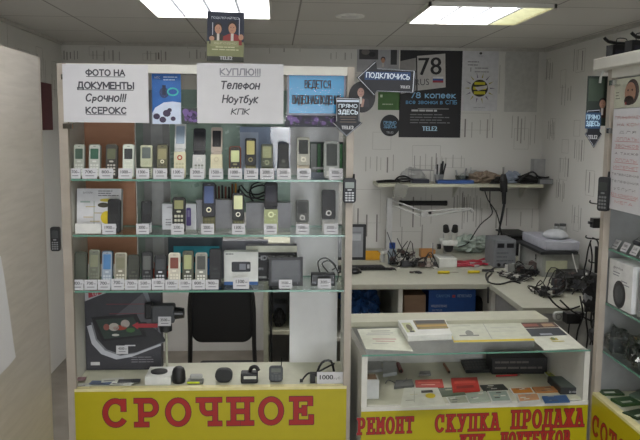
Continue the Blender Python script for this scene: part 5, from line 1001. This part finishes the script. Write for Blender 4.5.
small('headset', 'long black handset hanging from the middle peg of the rack', 'handset', lambda m: (lambda a, b: (m.cyl((a.x, 3.38, a.z), (b.x, 3.38, b.z), .018, 'black', 12, .012), m.tube([(a.x, 3.38, a.z), (a.x-.01, 3.38, a.z+.03), (a.x-.03, 3.39, a.z+.04)], .004, 'black')))(RY(597, 246, 3.4), RY(595, 272, 3.4)))
small('cable', 'black cable loop hanging left of the pegged rack', 'cable', lambda m: m.tube([RY(a, b, 3.42) for a, b in ((591, 240), (588, 250), (586, 262), (584, 272), (587, 280), (591, 270), (592, 255), (590, 242))], .0035, 'black'))
for i, (a, b, s_) in enumerate(((592, 290, .035), (599, 284, .03), (594, 302, .04), (600, 314, .03), (589, 296, .025), (601, 299, .03), (599, 336, .035), (603, 325, .04))):
    p = RY(a, b, 3.38); small('charger', 'black charger bundled low on the pegged rack, %s from the top' % ORD[[1, 0, 4, 5, 2, 3, 7, 6][i]], 'charger', lambda m: (m.blob((p.x, 3.38, p.z), (s_*1.2, s_*.9, s_*1.3), 'black_matt' if i != 4 else '8a8c90', 50+i, .5, 2.4, 16), m.tube([(p.x, 3.38, p.z), (p.x+.02, 3.36, p.z+.04), (p.x+.04, 3.38, p.z)], .004, 'black')), group='chargers hanging in a bunch on the pegged rack')
# ================================================================== ON THE COUNTER
ZT = CZ+.0015; ZI = CB+.0006
def flat(name, label, cat, pts, z, th, col, art=None, group=None, side=None):
    """thing lying flat: corners (seen at) far-left, far-right, near-right, near-left; art in unit (0..1, 0..1) frame, near edge = 0"""
    P = [RZ(a, b, z+th) for a, b in pts]; c = sum(P, Vector())/4; t = T(name, label, cat, (c.x, c.y, z), group=group)
    m = M(); lo = [Vector((p.x, p.y, z)) for p in P]; m.add([tuple(p) for p in lo+P], [(0, 1, 2, 3), (7, 6, 5, 4), (0, 4, 5, 1), (1, 5, 6, 2), (2, 6, 7, 3), (3, 7, 4, 0)], col); m.build('body' if th > .004 else 'sheet', t)
    if art:
        m = M(); items = art()
        for k, (q_, c2) in enumerate(items):
            vs = []
            for (u, v) in q_:
                n = P[3]*(1-u)+P[2]*u; f = P[0]*(1-u)+P[1]*u; w = n*(1-v)+f*v; vs.append((w.x, w.y, z+th+.0003+k*4e-5))
            m.add(vs, [tuple(range(len(vs)))], c2)
        m.build('printing', t)
    return t
def R(u0, u1, v0, v1): return [(u0, v0), (u1, v0), (u1, v1), (u0, v1)]
def Dq(u, v, r, s): return [(u+r*cos(2*pi*k/14), v+s*sin(2*pi*k/14)) for k in range(14)]
def artp(): return [(R(.3, .75, .86, .88), 'faded_print'), (R(.2, .8, .76, .78), 'faded_light'), (R(.15, .7, .68, .695), 'faded_light'), (R(.25, .78, .46, .5), 'b08078'), (R(.3, .72, .36, .39), 'b08078'), (R(.2, .55, .26, .275), 'faded_light')]
t = flat('paper_notice', 'large white notice with faint red lines, curled corner, counter top', 'paper', [(357, 329), (399, 328), (413, 351), (366, 349)], ZT, .0008, 'cfd2c0', artp)
def artb(): return [(R(.3, .98, .35, .95), '6a5a2c'), (R(.34, .96, .72, .92), '2c2620'), (R(.32, .98, .5, .64), 'a8862a'), (R(.36, .99, .38, .45), '8a7a3a'), (R(.03, .22, .2, .8), 'b4b88a'), (Dq(.14, .5, .06, .2), '5c5638'), (R(.1, .2, .2, .3), '2a2a20')]
p = flat('magazine_pile', 'thick pile of catalogues with yellow and black cover, counter top', 'magazines', [(398, 320), (445, 319), (452, 334), (408, 336)], CZ+.0165, .018, 'd3d5ce', artb)
def artn(): return [(R(0, 1, 0, .1), 'd0b81c'), (R(0, .008, 0, .9), 'd0b81c'), (R(.1, .35, .3, .36), '6c6e66'), (Dq(.24, .45, .05, .16), '7c7e74'), (R(.48, .49, .12, .98), 'a0a298'), (R(.55, .9, .7, .72), 'a8aaa0'), (R(.55, .85, .5, .515), 'a8aaa0'), (R(.05, .3, .85, .87), '8a8c82')]
flat('newspaper', 'open pale newspaper with a yellow lower edge, middle of counter top', 'newspaper', [(447, 324), (520, 322), (535, 340.5), (454, 342.5)], ZT, .002, 'c4c7b4', artn)
def artr(): return [(R(0, .98, .78, 1), '4a2a22'), (R(.1, .5, .84, .95), '8a4a3a'), (R(.6, .9, .82, .94), 'a88a6a'), (R(.03, .95, .46, .76), '2a3038'), (R(.3, .6, .5, .56), '9aa0a8'), (R(.42, .6, .3, .38), 'b0a030'), (Dq(.5, .36, .05, .05), '6a7a3a'), (R(.4, .7, .24, .27), 'b4a84a')]
flat('brochure', 'brochure with dark photo above a pale page, right end of counter top', 'brochure', [(516, 323), (554, 322), (585, 348), (544, 350)], ZT, .0015, 'd2d4c4', artr)
# inside the counter
def artc(c, s=1):
    def f():
        rn = random.Random(s); return [(R(.06, .94, .08, .92), c)]+[(R(a, a+.25, b, b+.1), rn.choice(['d8d8d0', '8a8a86', 'b4b09a', '4a4c48'])) for a, b in ((rn.uniform(.1, .6), rn.uniform(.15, .8)) for _ in range(4))]
    return f
def upbox(name, label, x0, x1, py0, py1, Y, dep, col, topc=None, cat='box', z=ZI, art=None):
    a = RY(x0, py1, Y); b = RY(x1, py1, Y); top = RY((x0+x1)/2, py0, Y).z; t = T(name, label, cat, ((a.x+b.x)/2, Y+dep/2, z)); m = M(); m.box(a.x, b.x, Y, Y+dep, z, top, col); m.build('body', t, bevel=.001)
    if topc: m = M(); m.box(a.x+.006, b.x-.006, Y+.006, Y+dep-.006, top, top+.001, topc); m.build('lid', t)
    if art: m = M(FY(Y-.0003) @ TR(a.x, z, 0)); art(m, b.x-a.x, top-z); m.build('printing', t)
    return t
upbox('card_box', 'white open-topped box of cards in the left front corner of the counter', 359.5, 379, 380, 395, 2.31, .06, 'c4c6c4', '7a6048')
flat('clear_pouch', 'clear pouch in the counter beside the white box of cards', 'pouch', [(383, 362), (396, 361), (397, 372), (383, 374)], ZI, .012, 'b9bcbc')
def penc(name, label, a, b, c, r=.005, z=ZI):
    p = RZ(*a, z+r); q2 = RZ(*b, z+r); m = M(); m.cyl(p, q2, r, c, 8); m.cyl(q2, q2+(q2-p).normalized()*.012, r*.8, '1a1a1a', 8, r*.3); S(m, name, label, 'pen')
penc('marker', 'thick red-brown and black marker in the counter, left part', (398, 364), (401, 371), '7a3a30', .008); penc('pen', 'orange-brown pen pointing inward in the counter, middle', (444, 364), (449, 372), '8a5a34', .005); penc('pen', 'thin red pen lying at the back of the counter, right part', (496, 376), (517, 375), 'b03434', .0035)
flat('keyring', 'small grey metal gadget in the middle of the counter floor', 'gadget', [(420, 371), (430, 370.5), (431, 374), (419, 374.5)], ZI, .006, '8a8a86')
flat('wired_gadget', 'grey gadget with curled wires beside the red card, counter floor', 'gadget', [(396, 380), (412, 379), (414, 385), (394, 387)], ZI, .008, '5c5e5a')
a = RZ(390, 384, ZI); m = M(); m.tube([(a.x-.015, a.y, ZI+.003), (a.x+.0, a.y+.03, ZI+.004), (a.x+.03, a.y-.01, ZI+.003), (a.x+.06, a.y+.01, ZI+.016)], .0015, 'mid_grey'); S(m, 'cord', 'thin grey wire curled on the counter floor', 'cord')
flat('red_card', 'red card packet, the one nearer the counter middle-left', 'card', [(415, 380), (442, 379), (444, 387), (416, 387)], ZI, .006, 'b03a2a', lambda: [(R(.1, .9, .5, .7), 'c85a48'), (R(.2, .7, .25, .35), 'd8a090')], 'red card packets')
flat('red_card', 'larger red card packet right of the other one', 'card', [(451, 378), (477, 377), (480, 390), (453, 392)], ZI, .006, 'b03428', lambda: [(R(.1, .9, .55, .75), 'c85040'), (R(.15, .8, .2, .4), '8a2a22')], 'red card packets')
flat('starter_pack', 'white card with black and yellow spots, front of the counter floor', 'card', [(404, 388), (437, 386), (446, 405), (400, 407)], ZI, .004, 'c8cabc', lambda: [(Dq(.72, .5, .13, .13), 'c8b428'), (R(.5, .82, .66, .8), '2e2a1c'), (R(.1, .3, .3, .33), '8a8c78'), (R(.2, .4, .6, .62), 'b4a878'), (R(.3, .32, .2, .8), 'a8ac9c')])
cards = [((437, 388, 462, 387, 466, 395, 440, 396), '5c6a54', 'dull green'), ((446, 397, 466, 395, 470, 403, 450, 404), '9aa08c', 'grey-green patterned'), ((466, 393, 486, 391, 491, 400, 470, 402), 'a4b0a0', 'pale green patterned'), ((487, 391, 507, 390, 512, 401, 492, 402), '8fa094', 'blue-green patterned'), ((480, 385, 503, 384, 508, 389, 484, 391), '2c302c', 'black and green'),
 ((509, 388, 531, 387, 535, 393, 513, 394), 'c07a28', 'orange'), ((532, 387, 556, 386, 560, 391, 536, 392), 'b07a48', 'tan and orange'), ((516, 394, 538, 393, 541, 400, 519, 402), 'c4946a', 'pale orange'), ((542, 396, 566, 395, 570, 401, 545, 402), '3a5a86', 'blue'), ((543, 371, 552, 370, 561, 378, 551, 379), 'a8b040', 'yellow-green')]
for i, (c, col, nm) in enumerate(cards):
    flat('starter_pack', '%s card packet on the right half of the counter floor' % nm, 'card', [(c[0], c[1]), (c[2], c[3]), (c[4], c[5]), (c[6], c[7])], ZI, .003+.0003*i, 'c9cbc4' if i % 2 else col, artc(col, i), 'card packets on the counter floor')
def artnet(m, w, h): m.lines(w*.05, w*.95, h*.8, 2, h*.35, h*.12, '5a5450', 4)
upbox('black_console', 'long black box-shaped device at the back of the counter floor', 492, 547, 358, 371, 2.54, .08, '1c1b1b', art=artnet, cat='device')
flat('black_keyboard', 'flat black keypad left of the long black device in the counter', 'keypad', [(461, 360), (494, 358), (498, 369), (466, 370)], ZI, .012, '1a1a1a', lambda: [(R(.05+.1*k, .12+.1*k, .15+.25*j, .32+.25*j), '3a3a38') for k in range(9) for j in range(3)])
upbox('dark_package', 'dark package with white lettering in the right front corner of the counter', 560, 581, 388, 400, 2.33, .12, '26282a', '4a5650', art=lambda m, w, h: m.text('2100', w*.6, h*.4, h*.3, 'paper', w=w*.4))
flat('flyer_stack', 'stack of greyish flyers at the back left of the counter floor', 'flyers', [(362, 360), (380, 359), (383, 369), (364, 371)], ZI, .01, 'a9aaa8')
# ================================================================== RIGHT CASE CONTENTS
def fr(nm, label, cat, pts, X, art, col='paper', th=.0015):
    P = [RX(a, b, X) for a, b in pts]; c = sum(P, Vector())/len(P); t = T(nm, label, cat, (c.x, c.y, min(p.z for p in P))); F = FXL(X); m = M(F); pp = [(-p.y, p.z) for p in P]; m.prism(pp, -th, 0, col); m.build('sheet', t)
    if art: m = M(F); art(m, pp); m.build('printing', t)
    return t
XF = 1.0165
yv = -2.24
def ap(m, pp):
    x0, z1 = pp[0]; w = pp[1][0]-x0; zb_ = pp[3][1]; h = z1-zb_
    rows = ['ПРИНИМАЕМ', 'НА КОМ', 'для', 'ОПЛАТЫ', 'ЗВОНКОВ', 'а также', 'ОПЛАТЫ', 'ИНТЕРНЕТ', 'телевидение', 'телефония', 'услуги', 'БЕЗ КОМИССИИ', 'МЕГА']
    for i, s in enumerate(rows):
        zc = z1-h*(.09+.069*i); ww = w*(.34+.05*len(s)) if len(s) < 9 else w*.8; m.text(s, x0+w*.47, zc, h*.026, 'b45a58' if i in (0, 1, 3, 4, 6, 7, 11, 12) else '5a5a5a', w=min(ww, w*.82), z=.001, off=.01)
        if i in (3, 4, 6, 7, 11): m.box(x0+w*.1, x0+w*.82, zc-h*.026, zc-h*.022, 0, .001, 'b45a58')
ZA, ZBt = RX(612, 109, XF).z, RX(608, 208, XF).z
y0_ = RX(611, 160, XF).y
t = T('paper_sign', 'white notice with red and grey centred lines on the right case front', 'notice', (XF, y0_-.1, ZBt)); m = M(FXL(XF)); pp = [(-y0_, ZA), (-y0_+.21, ZA), (-y0_+.21, ZBt), (-y0_, ZBt)]; m.prism(pp, -.0012, 0, 'paper'); m.build('sheet', t); m = M(FXL(XF)); ap(m, pp); m.build('printing', t)
ZA2, ZB2 = RX(612, 80, 1.03).z, ZA+.002; y1_ = RX(614, 100, 1.03).y
t = T('man_poster', 'pale leaflet with a bearded face behind the top of the right case glass', 'leaflet', (1.03, y1_-.08, ZB2)); m = M(FXL(1.03)); m.box(-y1_, -y1_+.18, ZB2, ZA2, -.001, 0, 'c4c6b4'); m.build('sheet', t)
m = M(FXL(1.03)); h = ZA2-ZB2; a = -y1_; m.text('билайн', a+.02, ZA2-h*.2, .008, '6a6a50'); m.lines(a+.012, a+.04, ZB2+h*.55, 3, h*.1, .003, '7a7c70', 3); m.disc(a+.115, ZB2+h*.52, .042, h*.42, 0, .0006, '3a2c26', 20); m.disc(a+.105, ZB2+h*.5, .034, h*.34, .0006, .001, 'a87e68', 20); m.disc(a+.1, ZB2+h*.24, .03, h*.16, .001, .0013, '3a2c26', 16)
for k in (.092, .118): m.disc(a+k, ZB2+h*.58, .004, .003, .0013, .0016, '1c1816', 8)
m.box(a+.076, a+.086, ZB2+h*.1, ZB2+h*.2, .0013, .0016, 'a03a3a'); m.build('printing', t)
# shelf items: phones and cards seen through the glass
for i in range(5):
    y = 2.26-.062*i; z = ZR[0]+.0005; t = T('price_card', 'slanted white price card, %s from the far end of right case shelf' % ORD[i], 'price card', (1.055, y, z), (0, 0, -pi/2), 'white price cards in the right case'); F = WMX[t.name] @ TR(0, 0, 0, rx=-.5) @ UP
    m = M(F); m.box(-.02, .02, 0, .03, -.001, 0, 'paper'); m.build('card', t); m = M(F); m.text('%d' % (1500+300*i), 0, .019, .008, 'print_black', w=.022); m.box(-.014, .014, .006, .008, 0, .0005, 'print_grey'); m.build('lettering', t)
    if i < 4:
        yy = y-.012; t = T('mobile_phone', 'dark phone lying slanted, %s from the far end of right case shelf' % ORD[i], 'mobile phone', (1.12, yy, z+.012), (-1.0, 0, -pi/2), 'phones lying slanted in the right case'); F = WMX[t.name] @ UP
        m = M(F); m.rbox(0, .05, .044, .1, .014, .009, ['3a3c44', '55585c', '2a2b30', '6a6c70'][i], -.007); m.build('body', t); m = M(F); m.rbox(0, .07, .034, .042, .001, .002, ['5b6478', '7a828c', '4a5266', '8a9098'][i], .007); m.build('screen', t)
        m = M(F); keys(m, .04, -.016, .016, .008, .04, 4, 3, 'a9aaa8', .007); m.build('keypad', t)
z = ZR[1]+.0005
t = T('speaker_box', 'white carton with a round dark picture on the right case middle shelf', 'box', (1.10, 2.15, z)); Yb0, Yb1 = 2.262, RX(632, 290, 1.045).y; hb = RX(615, 260, 1.045).z-z
m = M(); m.box(1.045, 1.13, Yb1, Yb0, z, z+hb, 'd6d7d6'); m.build('body', t, bevel=.001)
m = M(FXL(1.0447)); w = Yb0-Yb1; m.disc(-Yb0+w*.5, z+hb*.3, w*.26, w*.27, 0, .0006, '2a2b2e', 20); m.disc(-Yb0+w*.5, z+hb*.3, w*.17, w*.18, .0006, .001, '44464a', 20); m.text('genius', -Yb0+w*.4, z+hb*.85, hb*.07, 'print_grey', w=w*.4); m.lines(-Yb0+w*.2, -Yb0+w*.6, z+hb*.76, 2, hb*.06, hb*.02, 'faded_light', 3); m.lines(-Yb0+w*.55, -Yb0+w*.9, z+hb*.62, 2, hb*.06, hb*.02, 'faded_light', 4); m.build('printing', t)
small('grey_carton', 'plain grey carton standing nearer than the white speaker carton', 'box', lambda m: m.box(1.055, 1.2, Yb1-.13, Yb1-.02, z, z+hb*.9, '8a8b8c'))
z = ZR[2]+.0005
for i, (y, c, s_) in enumerate(((2.24, 'a9ab94', .035), (2.15, '8a8c8c', .038), (2.05, '3a3c40', .04), (1.99, '9a9c9e', .036), (1.92, '44464a', .04))):
    x = 1.075+.02*(i % 2); t = T('bagged_gadget', 'gadget in crumpled clear bag, %s from the far end, right case lower shelf' % ORD[i], 'packet', (x, y, z), group='bagged gadgets in the right case')
    m = M(); m.box(x-.02, x+.02, y-.014, y+.014, z+.001, z+.045, '2a2b2e' if i % 2 else '6a6c6e'); m.build('gadget', t, bevel=.004); m = M(); m.blob((x, y, z+.035), (s_, s_*.9, .042), 'plastic_clear', 60+i, .5, 3, 20, z); m.build('clear_bag', t, smooth=False)
z = .8155
for i, (y, x, c) in enumerate(((2.26, 1.07, '2c4a26'), (2.17, 1.08, '34562a'), (2.07, 1.07, '263f24'), (2.22, 1.16, '6a7e6e'), (2.12, 1.17, 'b0b4a8'), (1.93, 1.08, '37502e'))):
    m = M(TR(x, y, z, .2*i)); m.box(-.035, .035, -.028, .028, 0, .006+.003*(i % 2), c); m.box(-.025, .01, -.018, -.006, .006+.003*(i % 2), .0065+.003*(i % 2), 'c4c8b8'); S(m, 'starter_pack', 'greenish card packet on the right case floor, %s of six' % ['far dark', 'second dark', 'third dark', 'pale grey-green', 'pale', 'nearest dark'][i], 'card', 'green card packets on the right case floor')
small('brown_carton', 'low brownish carton behind the green packets on the right case floor', 'box', lambda m: m.box(1.2, 1.245, 1.9, 2.2, z, z+.06, '7a6458'))
# hooks with black cases on the right wall above the case
t = T('hook_rail', 'dark rail of long hooks on the wall above the right case', 'hook rail', (1.9, 2.9, 1.96))
xs = RY(604, 42, 2.75).x; zz = RY(604, 42, 2.75).z
m = M(); m.box(XR-.02, XR-.001, 2.1, 2.9, zz+.02, zz+.045, 'black'); m.build('rail', t)
for i, y in enumerate((2.75, 2.6, 2.45, 2.3)):
    m = M(); m.tube([(XR-.02, y, zz+.03), (xs+.3, y, zz+.0), (xs+.05+.03*i, y, zz-.004), (xs+.03*i, y, zz+.016)], .006, 'black'); m.build('hook', t)
for i, (y, x) in enumerate(((2.75, 1.27), (2.6, 1.27), (2.45, 1.26))):
    m = M(TR(x, y, 0, .2)); m.box(-.05, .05, -.02, .02, zz-.105, zz-.012, '15151c'); m.box(-.04, .04, -.021, -.02, zz-.095, zz-.03, '2a2a3a'); m.tube([(-.02, 0, zz-.012), (-.02, 0, zz+.012), (.02, 0, zz+.012), (.02, 0, zz-.012)], .002, 'black'); S(m, 'phone_case', 'black phone case hanging on hook rail above right case, %s from far end' % ORD[i], 'phone case', 'black cases on the hook rail', bevel=.004)
# picture and arrow sign by the right case corner
t = T('people_leaflet', 'dark green leaflet with a man in brown behind the right case corner', 'leaflet', (RY(600, 125, 2.335).x, 2.335, RY(600, 126, 2.335).z)); a = q(588, 76, 2.335); b = q(614, 126, 2.335)
m = M(FY(2.335)); m.box(a[0], b[0], b[1], a[1], -.002, 0, '26302a'); m.build('sheet', t); w = b[0]-a[0]; h = a[1]-b[1]
m = M(FY(2.335)); m.box(a[0]+w*.05, a[0]+w*.6, b[1]+h*.5, b[1]+h*.95, 0, .0004, '3c4a3c'); person_bust(m, a[0]+w*.55, b[1]+h*.45, w*.32, '3a2218', '1e1614', .0006, '9a7460'); m.build('printing', t)
def tc2(m, cx, cz):
    k = q(593, 119, 2.33); m.box(k[0]-.025, k[0]+.025, k[1]-.03, k[1]+.02, .0008, .0011, '2c4a6a'); m.text('ПРЯМО', k[0], k[1]+.006, .013, 'b8d8ea', w=.042, z=.0014, off=.02); m.text('ЗДЕСЬ', k[0], k[1]-.014, .014, 'b8d8ea', w=.042, z=.0014, off=.03); k = q(592.5, 137, 2.33); m.text('TELE2', k[0], k[1], .012, 'paper', w=.03, z=.0014, off=.02)
arrow('arrow_sign', 'small black arrow sign pointing down beside the right case corner', [(587, 110), (600, 109), (600, 132), (602, 134), (594, 148), (585, 134), (587, 132)], 2.33, None, tc2)
m = M(); m.tube([RY(607, 70, 2.33), RY(604, 71, 2.332), RY(601, 76, 2.334), RY(600, 83, 2.333)], .004, 'c9cbc4'); S(m, 'cord', 'short white cord hanging from the top corner of the right case', 'cord')
# ================================================================== LIGHT
w = bpy.data.worlds.new('world'); sc.world = w; w.use_nodes = True
bg = w.node_tree.nodes['Background']; bg.inputs[0].default_value = (.85, .9, 1, 1); bg.inputs[1].default_value = 1.0
def area(name, loc, rot, sx, sy, e, col=(1, 1, 1)):
    l = bpy.data.lights.new(name, 'AREA'); l.shape = 'RECTANGLE'; l.size = sx; l.size_y = sy; l.energy = e; l.color = col
    o = bpy.data.objects.new(name, l); COL.objects.link(o); o.location = loc; o.rotation_euler = rot; return o
area('doorway_fill', (.3, YF-.15, 1.1), (radians(90), 0, 0), .9, 1.8, 46, (.93, .96, 1))  # added fill light, stands for daylight through the unseen doorway
fl = bpy.data.lights.new('camera_flash', 'AREA'); fl.size = .05; fl.energy = 1.4
fo = bpy.data.objects.new('camera_flash', fl); COL.objects.link(fo); fo.location = CP+RR*.05+UU*.05; fo.rotation_euler = cam.matrix_world.to_euler()
vs = sc.view_settings; vs.view_transform = 'Standard'; vs.look = 'None'; vs.exposure = -.08; vs.gamma = 1; vs.use_curve_mapping = False
sc.cycles.max_bounces = 8; sc.cycles.transparent_max_bounces = 24; sc.cycles.use_denoising = True; sc.cycles.denoising_prefilter = 'ACCURATE'; sc.cycles.denoising_input_passes = 'RGB_ALBEDO_NORMAL'; sc.cycles.adaptive_threshold = .005
